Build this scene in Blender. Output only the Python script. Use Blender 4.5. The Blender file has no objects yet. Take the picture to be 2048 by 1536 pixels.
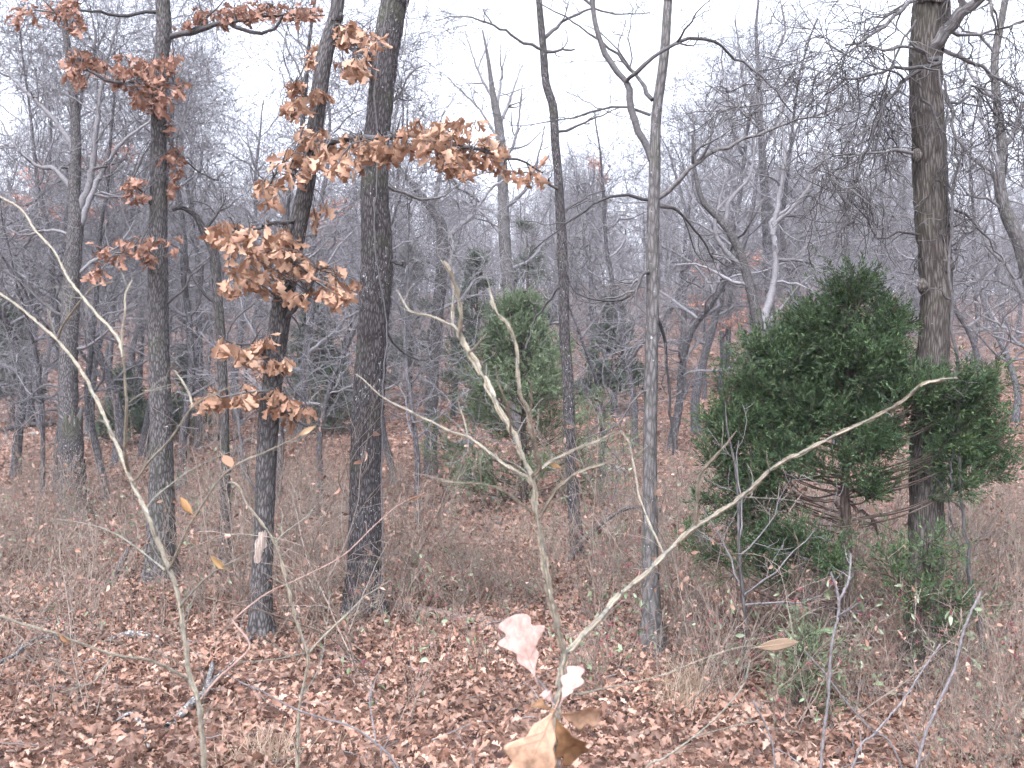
import bpy, math, random
import numpy as np
from mathutils import Vector, Matrix, Euler

# ------------------------------------------------------------------ camera, sky, sun, exposure
SC = bpy.context.scene
COL = SC.collection
EYE = 1.6
cam_d = bpy.data.cameras.new('camera')
cam = bpy.data.objects.new('camera', cam_d)
COL.objects.link(cam)
cam.location = (0, 0, EYE)
cam.rotation_euler = (math.radians(90), 0, 0)
cam_d.sensor_width = 36.0
cam_d.lens = 36.0
cam_d.clip_start = 0.05
cam_d.clip_end = 1500
cam_d.dof.use_dof = True
cam_d.dof.focus_distance = 6.6
cam_d.dof.aperture_fstop = 9.0
SC.camera = cam

SUN_EL, SUN_AZ = math.radians(58), math.radians(200)
world = bpy.data.worlds.new('World')
SC.world = world
world.use_nodes = True
wn, wl = world.node_tree.nodes, world.node_tree.links
wn.clear()
w_out = wn.new('ShaderNodeOutputWorld')
w_bg = wn.new('ShaderNodeBackground')
w_sky = wn.new('ShaderNodeTexSky')
w_sky.sky_type = 'NISHITA'
w_sky.sun_disc = False
w_sky.sun_elevation = SUN_EL
w_sky.sun_rotation = SUN_AZ
w_sky.air_density = 1.0
w_sky.dust_density = 4.0
w_bw = wn.new('ShaderNodeRGBToBW')
w_tint = wn.new('ShaderNodeMix'); w_tint.data_type = 'RGBA'; w_tint.blend_type = 'MULTIPLY'
w_tint.inputs['Factor'].default_value = 1.0
w_tint.inputs['B'].default_value = (0.91, 0.962, 1.105, 1)
w_mix = wn.new('ShaderNodeMix'); w_mix.data_type = 'RGBA'
w_mix.inputs['Factor'].default_value = 0.93         # a closed layer of cloud: almost no blue left
wl.new(w_sky.outputs['Color'], w_bw.inputs['Color'])
wl.new(w_bw.outputs['Val'], w_tint.inputs['A'])
wl.new(w_sky.outputs['Color'], w_mix.inputs['A'])
wl.new(w_tint.outputs['Result'], w_mix.inputs['B'])
wl.new(w_mix.outputs['Result'], w_bg.inputs['Color'])
w_bg.inputs['Strength'].default_value = 0.15
wl.new(w_bg.outputs['Background'], w_out.inputs['Surface'])

sun_d = bpy.data.lights.new('sun', 'SUN')
sun_d.energy = 0.5
sun_d.angle = math.radians(25)
sun_d.color = (1.0, 0.98, 0.96)
sun = bpy.data.objects.new('sun', sun_d)
COL.objects.link(sun)
sd = Vector((math.sin(SUN_AZ) * math.cos(SUN_EL), math.cos(SUN_AZ) * math.cos(SUN_EL), math.sin(SUN_EL)))
sun.rotation_euler = sd.to_track_quat('Z', 'Y').to_euler()
sun.location = sd * 60

vs = SC.view_settings
vs.view_transform = 'Standard'
vs.look = 'None'
vs.gamma = 1.0
vs.use_curve_mapping = False
vs.exposure = 2.55
SC.cycles.max_bounces = 2
SC.cycles.diffuse_bounces = 2
SC.cycles.volume_bounces = 0
SC.cycles.transparent_max_bounces = 8
SC.cycles.use_denoising = True
SC.cycles.use_adaptive_sampling = True
SC.cycles.adaptive_threshold = 0.03

# ------------------------------------------------------------------ helpers
F = 2048.0


def P3(px, py, d):
    """a point d metres ahead of where the photographer stood"""
    return np.array([(px - 1024.0) / F * d, d, EYE - (py - 768.0) / F * d])


def path_px(pts, d):
    """control points (px, py[, offset in depth]) about d metres away"""
    return np.array([P3(p[0], p[1], d + (p[2] if len(p) > 2 else 0.0)) for p in pts])


def catmull(C, n):
    C = np.asarray(C, float)
    if len(C) == 2:
        t = np.linspace(0, 1, n)[:, None]
        return C[0] * (1 - t) + C[1] * t
    E = np.vstack([2 * C[0] - C[1], C, 2 * C[-1] - C[-2]])
    seg = np.linalg.norm(np.diff(C, axis=0), axis=1)
    cum = np.concatenate([[0], np.cumsum(seg)])
    s = np.linspace(0, cum[-1], n)
    k = np.clip(np.searchsorted(cum, s, 'right') - 1, 0, len(C) - 2)
    t = ((s - cum[k]) / np.maximum(seg[k], 1e-9))[:, None]
    p0, p1, p2, p3 = E[k], E[k + 1], E[k + 2], E[k + 3]
    return 0.5 * (2 * p1 + (p2 - p0) * t + (2 * p0 - 5 * p1 + 4 * p2 - p3) * t ** 2 + (3 * p1 - p0 - 3 * p2 + p3) * t ** 3)


def norm(v):
    return v / np.maximum(np.linalg.norm(v, axis=-1, keepdims=True), 1e-9)


def lattice(rng, u, v, nu, vcell):
    """2-D value noise, periodic in u (cells 0..nu)"""
    vv = v / vcell
    nv = int(np.max(vv)) + 3
    L = rng.uniform(-1, 1, (nv, nu))
    i = np.floor(u).astype(int); j = np.floor(vv).astype(int)
    a = u - i; b = vv - j
    a = a * a * (3 - 2 * a); b = b * b * (3 - 2 * b)
    i0 = i % nu; i1 = (i + 1) % nu
    return (L[j, i0] * (1 - a) + L[j, i1] * a) * (1 - b) + (L[j + 1, i0] * (1 - a) + L[j + 1, i1] * a) * b


class MB:
    """collects quads; build() links them as one mesh object"""
    def __init__(self):
        self.v, self.q, self.tc, self.rn, self.n = [], [], [], [], 0

    def add(self, V, Q, TC=None, RN=None):
        V = np.asarray(V, float).reshape(-1, 3)
        self.v.append(V); self.q.append(np.asarray(Q, int).reshape(-1, 4) + self.n)
        self.tc.append(V.copy() if TC is None else np.asarray(TC, float).reshape(-1, 3))
        self.rn.append(np.zeros(len(V)) if RN is None else np.asarray(RN, float).reshape(-1))
        self.n += len(V)

    def tubes(self, P, R, sides, rng, rn=None):
        """M tubes at once: P (M,N,3), R (M,N)"""
        P = np.asarray(P, float); R = np.asarray(R, float)
        if P.ndim == 2:
            P = P[None]; R = R[None]
        M, N, _ = P.shape
        if M == 0:
            return
        T = norm(np.gradient(P, axis=1))
        avg = np.abs(norm(P[:, -1] - P[:, 0]))
        ref = np.zeros((M, 3)); ref[np.arange(M), np.argmin(avg, axis=1)] = 1
        A = norm(np.cross(T, ref[:, None, :])); B = np.cross(T, A)
        ang = np.arange(sides) * 2 * np.pi / sides
        ca, sa = np.cos(ang), np.sin(ang)
        V = P[:, :, None, :] + R[:, :, None, None] * (A[:, :, None, :] * ca[None, None, :, None] + B[:, :, None, :] * sa[None, None, :, None])
        s = np.concatenate([np.zeros((M, 1)), np.cumsum(np.linalg.norm(np.diff(P, axis=1), axis=2), axis=1)], axis=1)
        rm = R.mean(axis=1)
        off = rng.uniform(0, 30, (M, 1, 1))
        TC = np.stack([np.broadcast_to(rm[:, None, None] * ca, (M, N, sides)) + off, np.broadcast_to(rm[:, None, None] * sa, (M, N, sides)),
                       np.broadcast_to(s[:, :, None], (M, N, sides)) + off], axis=-1)
        idx = np.arange(M * N * sides).reshape(M, N, sides)
        a = idx[:, :-1]; b = idx[:, 1:]
        Q = np.stack([a, np.roll(a, -1, 2), np.roll(b, -1, 2), b], axis=-1)
        RN = rng.uniform(0, 1, M) if rn is None else np.broadcast_to(rn, (M,))
        self.add(V, Q, TC, np.repeat(RN, N * sides))

    def build(self, name, mat, parent=None, smooth=True):
        V = np.vstack(self.v); Q = np.vstack(self.q)
        me = mesh_from(name, V, Q, mat, smooth, np.vstack(self.tc), np.concatenate(self.rn))
        return link(name, me, parent)


def mesh_from(name, V, Q, mat, smooth=True, TC=None, RN=None):
    me = bpy.data.meshes.new(name)
    me.vertices.add(len(V)); me.vertices.foreach_set('co', np.ascontiguousarray(V, np.float32).ravel())
    me.loops.add(len(Q) * 4); me.loops.foreach_set('vertex_index', np.ascontiguousarray(Q, np.int32).ravel())
    me.polygons.add(len(Q)); me.polygons.foreach_set('loop_start', np.arange(0, len(Q) * 4, 4, dtype=np.int32))
    me.polygons.foreach_set('use_smooth', np.full(len(Q), smooth))
    if TC is not None:
        a = me.attributes.new('tc', 'FLOAT_VECTOR', 'POINT'); a.data.foreach_set('vector', np.ascontiguousarray(TC, np.float32).ravel())
    if RN is not None:
        a = me.attributes.new('rnd', 'FLOAT', 'POINT'); a.data.foreach_set('value', np.ascontiguousarray(RN, np.float32))
    me.update(calc_edges=True)
    me.materials.append(mat)
    return me


def link(name, data, parent=None):
    o = bpy.data.objects.new(name, data)
    COL.objects.link(o)
    if parent is not None:
        o.parent = parent
    return o


def tag(o, label=None, cat=None, group=None, kind=None):
    if label: o['label'] = label
    if cat: o['category'] = cat
    if group: o['group'] = group
    if kind: o['kind'] = kind
    return o


def thing(name, label, cat, loc, group=None):
    o = bpy.data.objects.new(name, None)
    o.empty_display_size = 0.1
    COL.objects.link(o)
    o.location = loc
    o.update_tag()
    return tag(o, label, cat, group)


def child(mb, name, mat, root, smooth=True):
    """build a mesh given in world space as a part of a thing (an unrotated Empty)"""
    if mb.n == 0:
        return None
    l = np.array(root.location)
    mb.v = [v - l for v in mb.v]
    return mb.build(name, mat, root, smooth)


# ------------------------------------------------------------------ the lie of the land
GD = np.array([-60, 0, 9, 12, 16, 22, 30, 45, 70, 100, 150, 190, 260, 420], float)
GZ = np.array([0.0, 0.0, 0.0, 0.06, 0.22, 0.72, 1.85, 4.15, 7.5, 10.6, 12.8, 11.5, 8.0, 0.0])


def _pchip(x, X, Y):
    h = np.diff(X); dl = np.diff(Y) / h
    m = np.zeros(len(X))
    for i in range(1, len(X) - 1):
        m[i] = 0 if dl[i - 1] * dl[i] <= 0 else 2 * dl[i - 1] * dl[i] / (dl[i - 1] + dl[i])
    m[-1] = dl[-1]
    x = np.clip(x, X[0], X[-1]); k = np.clip(np.searchsorted(X, x, 'right') - 1, 0, len(X) - 2)
    t = (x - X[k]) / h[k]
    return ((1 + 2 * t) * (1 - t) ** 2 * Y[k] + t * (1 - t) ** 2 * h[k] * m[k] + t * t * (3 - 2 * t) * Y[k + 1] + t * t * (t - 1) * h[k] * m[k + 1])


def ground(x, y):
    x = np.asarray(x, float); y = np.asarray(y, float)
    z = _pchip(y + 0.10 * np.sin(x * 0.11) * np.clip(y - 10, 0, 60), GD, GZ)
    far = np.clip((y - 9) / 25, 0, 1)
    z = z + far * (0.25 * np.sin(x * 0.23 + 1.3) * np.sin(y * 0.17) + 0.12 * np.sin(x * 0.71 + y * 0.33))
    z = z + 0.025 * np.sin(x * 1.9 + 0.4) * np.sin(y * 1.6 + 1.0) + 0.012 * np.sin(x * 4.3 + y * 2.1)
    return z


def on_ground(px, row, lo=3.0, hi=150.0):
    """distance at which the ground crosses that row of the picture in that column"""
    d = np.linspace(lo, hi, 4000)
    r = 768 - (ground((px - 1024) / F * d, d) - EYE) / d * F
    k = np.argmax(r <= row)
    return float(d[k])


# ------------------------------------------------------------------ materials
def new_mat(name):
    m = bpy.data.materials.new(name)
    m.use_nodes = True
    nt = m.node_tree
    nt.nodes.clear()
    out = nt.nodes.new('ShaderNodeOutputMaterial')
    bs = nt.nodes.new('ShaderNodeBsdfPrincipled')
    nt.links.new(bs.outputs['BSDF'], out.inputs['Surface'])
    bs.inputs['Specular IOR Level'].default_value = 0.25
    return m, nt, bs, out


def N(nt, kind, **kw):
    n = nt.nodes.new(kind)
    for k, v in kw.items():
        if k in n.inputs.keys():
            n.inputs[k].default_value = v
        else:
            setattr(n, k, v)
    return n


def ramp(nt, stops):
    r = nt.nodes.new('ShaderNodeValToRGB')
    e = r.color_ramp.elements
    while len(e) < len(stops):
        e.new(0.5)
    for i, (p, c) in enumerate(stops):
        e[i].position = p
        e[i].color = (*c, 1)
    return r


def bark_material(name, dark, light, lichen, amount, xy=60.0, z=9.0, moss=0.0, bump=0.6):
    m, nt, bs, out = new_mat(name)
    L = nt.links.new
    at = N(nt, 'ShaderNodeAttribute', attribute_name='tc')
    mp = N(nt, 'ShaderNodeMapping'); mp.inputs['Scale'].default_value = (xy, xy, z)
    L(at.outputs['Vector'], mp.inputs['Vector'])
    n1 = N(nt, 'ShaderNodeTexNoise', Scale=1.3, Detail=8.0, Roughness=0.75, Distortion=0.9)
    L(mp.outputs['Vector'], n1.inputs['Vector'])
    vo = N(nt, 'ShaderNodeTexVoronoi', feature='DISTANCE_TO_EDGE', Scale=0.7)
    L(mp.outputs['Vector'], vo.inputs['Vector'])
    mul = N(nt, 'ShaderNodeMath', operation='MULTIPLY')
    mr = N(nt, 'ShaderNodeMapRange'); mr.inputs['From Max'].default_value = 0.30; mr.inputs['To Min'].default_value = 0.40
    L(vo.outputs['Distance'], mr.inputs['Value'])
    L(n1.outputs['Fac'], mul.inputs[0]); L(mr.outputs['Result'], mul.inputs[1])
    rp = ramp(nt, [(0.10, tuple(c * 0.45 for c in dark)), (0.27, dark), (0.42, tuple(a * 0.55 + b * 0.45 for a, b in zip(dark, light))), (0.66, light)])
    L(mul.outputs[0], rp.inputs['Fac'])
    # lichen flecks
    mp2 = N(nt, 'ShaderNodeMapping'); mp2.inputs['Scale'].default_value = (75, 75, 38)
    L(at.outputs['Vector'], mp2.inputs['Vector'])
    n2 = N(nt, 'ShaderNodeTexNoise', Scale=1.0, Detail=4.0, Roughness=0.7)
    L(mp2.outputs['Vector'], n2.inputs['Vector'])
    n3 = N(nt, 'ShaderNodeTexNoise', Scale=2.6, Detail=2.0)
    L(at.outputs['Vector'], n3.inputs['Vector'])
    ad = N(nt, 'ShaderNodeMath', operation='MULTIPLY_ADD'); ad.inputs[1].default_value = 0.18
    L(n3.outputs['Fac'], ad.inputs[0]); L(n2.outputs['Fac'], ad.inputs[2])
    r2 = ramp(nt, [(0.0, (0, 0, 0)), (0.79 - amount * 0.11, (0, 0, 0)), (0.83 - amount * 0.11, (1, 1, 1))])
    L(ad.outputs[0], r2.inputs['Fac'])
    mx = N(nt, 'ShaderNodeMix', data_type='RGBA')
    L(r2.outputs['Color'], mx.inputs['Factor']); L(rp.outputs['Color'], mx.inputs['A'])
    mx.inputs['B'].default_value = (*lichen, 1)
    last = mx.outputs['Result']
    if moss > 0:
        n4 = N(nt, 'ShaderNodeTexNoise', Scale=3.5, Detail=3.0)
        L(at.outputs['Vector'], n4.inputs['Vector'])
        r4 = ramp(nt, [(0.52, (0, 0, 0)), (0.66, (moss, moss, moss))])
        L(n4.outputs['Fac'], r4.inputs['Fac'])
        m4 = N(nt, 'ShaderNodeMix', data_type='RGBA')
        L(r4.outputs['Color'], m4.inputs['Factor']); L(last, m4.inputs['A'])
        m4.inputs['B'].default_value = (0.055, 0.06, 0.03, 1)
        last = m4.outputs['Result']
    oi = N(nt, 'ShaderNodeObjectInfo')
    mr3 = N(nt, 'ShaderNodeMapRange'); mr3.inputs['To Min'].default_value = 0.8; mr3.inputs['To Max'].default_value = 1.25
    L(oi.outputs['Random'], mr3.inputs['Value'])
    hs = N(nt, 'ShaderNodeHueSaturation')
    L(mr3.outputs['Result'], hs.inputs['Value']); L(last, hs.inputs['Color'])
    L(hs.outputs['Color'], bs.inputs['Base Color'])
    bs.inputs['Roughness'].default_value = 0.95
    bs.inputs['Specular IOR Level'].default_value = 0.1
    bp = N(nt, 'ShaderNodeBump', Strength=bump, Distance=0.012)
    L(mul.outputs[0], bp.inputs['Height']); L(bp.outputs['Normal'], bs.inputs['Normal'])
    return m


def tint_material(name, cols, rough=0.85, grain=(30.0, 0.35), trans=0.0, spec=0.2, damp=False):
    """colour picked per object and per piece from a ramp, with a fine grain"""
    m, nt, bs, out = new_mat(name)
    L = nt.links.new
    oi = N(nt, 'ShaderNodeObjectInfo')
    at = N(nt, 'ShaderNodeAttribute', attribute_name='rnd')
    ad = N(nt, 'ShaderNodeMath', operation='ADD'); fr = N(nt, 'ShaderNodeMath', operation='FRACT')
    L(oi.outputs['Random'], ad.inputs[0]); L(at.outputs['Fac'], ad.inputs[1]); L(ad.outputs[0], fr.inputs[0])
    rp = ramp(nt, [(i / max(1, len(cols) - 1), c) for i, c in enumerate(cols)])
    L(fr.outputs[0], rp.inputs['Fac'])
    tc = N(nt, 'ShaderNodeAttribute', attribute_name='tc')
    n1 = N(nt, 'ShaderNodeTexNoise', Scale=grain[0], Detail=4.0, Roughness=0.65)
    L(tc.outputs['Vector'], n1.inputs['Vector'])
    mr = N(nt, 'ShaderNodeMapRange'); mr.inputs['From Min'].default_value = 0.3; mr.inputs['From Max'].default_value = 0.7
    mr.inputs['To Min'].default_value = 1 - grain[1]; mr.inputs['To Max'].default_value = 1 + grain[1]
    L(n1.outputs['Fac'], mr.inputs['Value'])
    hs = N(nt, 'ShaderNodeHueSaturation')
    L(rp.outputs['Color'], hs.inputs['Color']); L(mr.outputs['Result'], hs.inputs['Value'])
    if damp:                                     # damp, rotted drifts among drier leaves
        ge = N(nt, 'ShaderNodeNewGeometry')
        nd = N(nt, 'ShaderNodeTexNoise', Scale=1.1, Detail=4.0, Roughness=0.6)
        L(ge.outputs['Position'], nd.inputs['Vector'])
        md = N(nt, 'ShaderNodeMapRange'); md.inputs['From Min'].default_value = 0.34; md.inputs['From Max'].default_value = 0.66
        md.inputs['To Min'].default_value = 0.55; md.inputs['To Max'].default_value = 1.2
        L(nd.outputs['Fac'], md.inputs['Value'])
        h2 = N(nt, 'ShaderNodeHueSaturation')
        L(hs.outputs['Color'], h2.inputs['Color']); L(md.outputs['Result'], h2.inputs['Value'])
        hs = h2
    L(hs.outputs['Color'], bs.inputs['Base Color'])
    bs.inputs['Roughness'].default_value = rough
    bs.inputs['Specular IOR Level'].default_value = spec
    if trans > 0:
        tr = N(nt, 'ShaderNodeBsdfTranslucent'); L(hs.outputs['Color'], tr.inputs['Color'])
        ms = N(nt, 'ShaderNodeMixShader'); ms.inputs['Fac'].default_value = trans
        L(bs.outputs['BSDF'], ms.inputs[1]); L(tr.outputs['BSDF'], ms.inputs[2]); L(ms.outputs['Shader'], out.inputs['Surface'])
    return m


M = {}
M['bark_oak'] = bark_material('bark_oak', (0.050, 0.045, 0.044), (0.185, 0.17, 0.168), (0.30, 0.30, 0.30), 0.15, 120, 24, 0.2)
M['bark_dark'] = bark_material('bark_dark', (0.036, 0.032, 0.032), (0.135, 0.12, 0.12), (0.36, 0.36, 0.37), 0.6, 120, 24, 0.35)
M['bark_shaggy'] = bark_material('bark_shaggy', (0.062, 0.052, 0.046), (0.19, 0.165, 0.15), (0.28, 0.28, 0.26), 0.30, 120, 13, 0.2)
M['bark_smooth'] = bark_material('bark_smooth', (0.070, 0.064, 0.062), (0.155, 0.145, 0.14), (0.30, 0.30, 0.30), 0.5, 80, 16, 0.15, 0.35)
M['bark_far'] = bark_material('bark_far', (0.055, 0.050, 0.053), (0.16, 0.15, 0.157), (0.28, 0.28, 0.29), 0.3, 80, 13, 0.12, 0.5)
M['twig'] = tint_material('twig', [(0.085, 0.077, 0.078), (0.145, 0.135, 0.138), (0.21, 0.20, 0.205)], grain=(60, 0.3))
M['twig_far'] = tint_material('twig_far', [(0.088, 0.081, 0.085), (0.142, 0.133, 0.139), (0.21, 0.20, 0.207)], grain=(40, 0.25))
M['limb_dark'] = tint_material('limb_dark', [(0.045, 0.041, 0.041), (0.08, 0.073, 0.073), (0.125, 0.115, 0.112)], grain=(60, 0.4))
M['oak_leaf'] = tint_material('oak_leaf', [(0.20, 0.10, 0.06), (0.33, 0.185, 0.115), (0.43, 0.275, 0.185), (0.27, 0.14, 0.088), (0.38, 0.225, 0.145)], 0.6, (40, 0.22), 0.2, 0.3)
M['oak_leaf_red'] = tint_material('oak_leaf_red', [(0.17, 0.08, 0.052), (0.26, 0.132, 0.088), (0.33, 0.185, 0.13), (0.21, 0.10, 0.066)], 0.6, (40, 0.22), 0.18, 0.3)
M['litter'] = tint_material('litter', [(0.22, 0.112, 0.075), (0.35, 0.20, 0.142), (0.125, 0.062, 0.044), (0.38, 0.24, 0.178), (0.27, 0.14, 0.094), (0.085, 0.047, 0.036), (0.40, 0.27, 0.205), (0.31, 0.175, 0.122)], 0.65, (45, 0.3), 0.08, 0.3, True)
M['far_leaf'] = tint_material('far_leaf', [(0.30, 0.13, 0.085), (0.40, 0.19, 0.13), (0.46, 0.24, 0.17), (0.34, 0.15, 0.10)], 0.6, (40, 0.2), 0.2, 0.3)
M['yellow_leaf'] = tint_material('yellow_leaf', [(0.27, 0.165, 0.07), (0.28, 0.145, 0.055), (0.28, 0.20, 0.12)], 0.5, (40, 0.2), 0.2, 0.4)
M['pale_leaf'] = tint_material('pale_leaf', [(0.31, 0.195, 0.16), (0.35, 0.23, 0.195)], 0.5, (2.2, 0.4), 0.12, 0.4)
M['tan_leaf'] = tint_material('tan_leaf', [(0.31, 0.18, 0.11), (0.35, 0.215, 0.14)], 0.5, (2.2, 0.4), 0.12, 0.4)
M['ochre_leaf'] = tint_material('ochre_leaf', [(0.17, 0.085, 0.038), (0.20, 0.105, 0.05)], 0.5, (2.2, 0.45), 0.12, 0.4)
M['green_leaf'] = tint_material('green_leaf', [(0.14, 0.18, 0.09), (0.22, 0.26, 0.17), (0.12, 0.15, 0.07)], 0.5, (40, 0.2), 0.15, 0.4)
M['cedar'] = tint_material('cedar', [(0.024, 0.046, 0.025), (0.056, 0.095, 0.038), (0.029, 0.056, 0.029), (0.10, 0.142, 0.052), (0.040, 0.072, 0.036), (0.080, 0.124, 0.048), (0.026, 0.048, 0.027), (0.085, 0.085, 0.045)], 0.7, (8, 0.4), 0.15, 0.2)
M['cedar_young'] = tint_material('cedar_young', [(0.085, 0.118, 0.066), (0.13, 0.168, 0.088), (0.07, 0.10, 0.06), (0.165, 0.195, 0.11)], 0.7, (8, 0.35), 0.15, 0.2)
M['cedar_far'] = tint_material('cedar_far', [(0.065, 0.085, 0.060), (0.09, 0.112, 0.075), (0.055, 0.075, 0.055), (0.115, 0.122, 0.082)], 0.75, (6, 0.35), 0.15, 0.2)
M['cedar_bark'] = bark_material('cedar_bark', (0.06, 0.044, 0.036), (0.15, 0.115, 0.10), (0.25, 0.24, 0.22), 0.1, 100, 8)
M['sapling'] = tint_material('sapling', [(0.135, 0.125, 0.102), (0.175, 0.16, 0.127)], 0.7, (110, 0.45), 0, 0.3)
M['cork'] = tint_material('cork', [(0.20, 0.165, 0.122), (0.27, 0.23, 0.17), (0.16, 0.13, 0.098)], 0.85, (130, 0.35))
M['grey_stem'] = tint_material('grey_stem', [(0.105, 0.095, 0.096), (0.145, 0.132, 0.134)], 0.7, (90, 0.4), 0, 0.3)
M['red_stem'] = tint_material('red_stem', [(0.20, 0.125, 0.10), (0.25, 0.165, 0.135)], 0.6, (60, 0.3), 0, 0.3)
M['shrub'] = tint_material('shrub', [(0.15, 0.112, 0.09), (0.22, 0.175, 0.145), (0.105, 0.076, 0.06), (0.28, 0.23, 0.195)], 0.85, (40, 0.3))
M['berry'] = tint_material('berry', [(0.17, 0.025, 0.04), (0.23, 0.04, 0.055)], 0.35, (40, 0.2), 0, 0.5)
M['straw'] = tint_material('straw', [(0.34, 0.25, 0.18), (0.42, 0.325, 0.245), (0.28, 0.195, 0.13)], 0.7, (30, 0.2), 0.15)
M['dead_wood'] = bark_material('dead_wood', (0.085, 0.077, 0.074), (0.23, 0.215, 0.21), (0.42, 0.43, 0.42), 1.0, 60, 20)
M['log'] = bark_material('log', (0.13, 0.09, 0.075), (0.29, 0.21, 0.18), (0.32, 0.32, 0.28), 0.3, 50, 12)
M['bare_wood'] = bark_material('bare_wood', (0.20, 0.155, 0.13), (0.33, 0.275, 0.24), (0.36, 0.33, 0.3), 0.1, 80, 8)
M['stone'] = bark_material('stone', (0.16, 0.15, 0.14), (0.28, 0.27, 0.25), (0.40, 0.41, 0.37), 0.9, 14, 14, 0.3)


def floor_material():
    m, nt, bs, out = new_mat('forest_floor')
    L = nt.links.new
    tc = N(nt, 'ShaderNodeTexCoord')
    v1 = N(nt, 'ShaderNodeTexVoronoi', Scale=11.0); L(tc.outputs['Object'], v1.inputs['Vector'])
    n1 = N(nt, 'ShaderNodeTexNoise', Scale=0.5, Detail=4.0); L(tc.outputs['Object'], n1.inputs['Vector'])
    sp = N(nt, 'ShaderNodeSeparateColor'); L(v1.outputs['Color'], sp.inputs['Color'])
    rp = ramp(nt, [(0.0, (0.035, 0.02, 0.016)), (0.3, (0.075, 0.04, 0.03)), (0.65, (0.14, 0.08, 0.058)), (1.0, (0.24, 0.15, 0.115))])
    L(sp.outputs['Red'], rp.inputs['Fac'])
    n2 = N(nt, 'ShaderNodeTexNoise', Scale=40.0, Detail=5.0); L(tc.outputs['Object'], n2.inputs['Vector'])
    mr = N(nt, 'ShaderNodeMapRange'); mr.inputs['To Min'].default_value = 0.5; mr.inputs['To Max'].default_value = 1.4
    L(n2.outputs['Fac'], mr.inputs['Value'])
    hs = N(nt, 'ShaderNodeHueSaturation'); L(rp.outputs['Color'], hs.inputs['Color']); L(mr.outputs['Result'], hs.inputs['Value'])
    L(hs.outputs['Color'], bs.inputs['Base Color'])
    bs.inputs['Roughness'].default_value = 0.95
    bp = N(nt, 'ShaderNodeBump', Strength=0.8, Distance=0.03)
    L(v1.outputs['Distance'], bp.inputs['Height']); L(bp.outputs['Normal'], bs.inputs['Normal'])
    return m


M['floor'] = floor_material()

# ------------------------------------------------------------------ forest floor
xs = np.unique(np.concatenate([np.arange(-170, -12, 3.0), np.arange(-12, 12, 0.25), np.arange(12, 170.1, 3.0)]))
ys = np.unique(np.concatenate([np.arange(-30, -1, 3.0), np.arange(-1, 20, 0.25), np.arange(20, 60, 0.8), np.arange(60, 420.1, 5.0)]))
gx, gy = np.meshgrid(xs, ys)
V = np.stack([gx, gy, ground(gx, gy)], -1).reshape(-1, 3)
idx = np.arange(len(V)).reshape(gx.shape)
Q = np.stack([idx[:-1, :-1], idx[:-1, 1:], idx[1:, 1:], idx[1:, :-1]], -1).reshape(-1, 4)
floor = link('forest_floor', mesh_from('forest_floor', V, Q, M['floor']))
tag(floor, 'forest floor carpeted with brown fallen oak leaves, rising to a hillside', 'ground', kind='structure')


# ------------------------------------------------------------------ growing things
def grow(rng, S, D, length, n, wig, up):
    """M branches of n steps each from starts S in directions D"""
    Mn = len(S)
    D = norm(np.asarray(D, float)); p = np.asarray(S, float).copy()
    step = (np.asarray(length, float) / n)[:, None]
    out = [p.copy()]
    for i in range(n):
        D = D + rng.normal(0, wig, (Mn, 3)); D[:, 2] += up
        D = norm(D)
        p = p + D * step
        out.append(p.copy())
    return np.stack(out, 1)


def sprout(rng, P, R, count, t0, t1, a0, a1, flat=0.0):
    """where children leave their parents and in which directions"""
    Mn, Nn, _ = P.shape
    par = np.repeat(np.arange(Mn), count)
    t = rng.uniform(t0, t1, len(par)) * (Nn - 1)
    k = np.minimum(t.astype(int), Nn - 2); f = (t - k)[:, None]
    S = P[par, k] * (1 - f) + P[par, k + 1] * f
    T = norm(P[par, k + 1] - P[par, k])
    r = R[par, k] * (1 - f[:, 0]) + R[par, k + 1] * f[:, 0]
    rv = rng.normal(0, 1, (len(par), 3)); rv[:, 2] *= (1 - flat)
    side = norm(rv - (rv * T).sum(1, keepdims=True) * T)
    a = rng.uniform(a0, a1, len(par))[:, None]
    return S, T * np.cos(a) + side * np.sin(a), r, par, t / (Nn - 1)


def taper(r0, r1, n):
    t = np.linspace(0, 1, n + 1)
    return r0[:, None] * (1 - t) + r1 * t


def twig_out(mb, rng, P, R, counts=(5, 4, 3), lens=(0.9, 0.45, 0.22), wig=0.28, up=0.03, rmin=0.0013, t0=0.25, sides=(4, 3, 3), ang=(0.5, 1.25), collect=None):
    """twigs on twigs along the given limbs"""
    for lv, (c, ln) in enumerate(zip(counts, lens)):
        S, D, r, par, t = sprout(rng, P, R, c, t0, 0.98, *ang)
        r0 = np.clip(r * rng.uniform(0.4, 0.7, len(r)), rmin * 1.3, None)
        n = 7 if lv == 0 else (5 if lv == 1 else 4)
        le = ln * rng.uniform(0.5, 1.3, len(r))
        P = grow(rng, S, D, le, n, wig, up)
        R = taper(r0, rmin, n)
        mb.tubes(P, R, sides[min(lv, 2)], rng)
        t0 = 0.2
    if collect is not None:
        collect.append(P)


def polyline_tube(mb, rng, C, r0, r1, sides=6, n=None, wob=0.0, knob=0.0):
    ln = np.linalg.norm(np.diff(C, axis=0), axis=1).sum()
    n = n or int(np.clip(ln / 0.06, 8, 60))
    P = catmull(C, n)
    if wob:
        w = rng.normal(0, wob, P.shape); w[0] = 0; w[-1] = 0
        P = P + w
    R = np.linspace(r0, r1, n)
    if knob:
        R = R * (1 + knob * rng.uniform(-1, 1, n))
    mb.tubes(P, R, sides, rng)
    return P[None], R[None]


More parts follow.
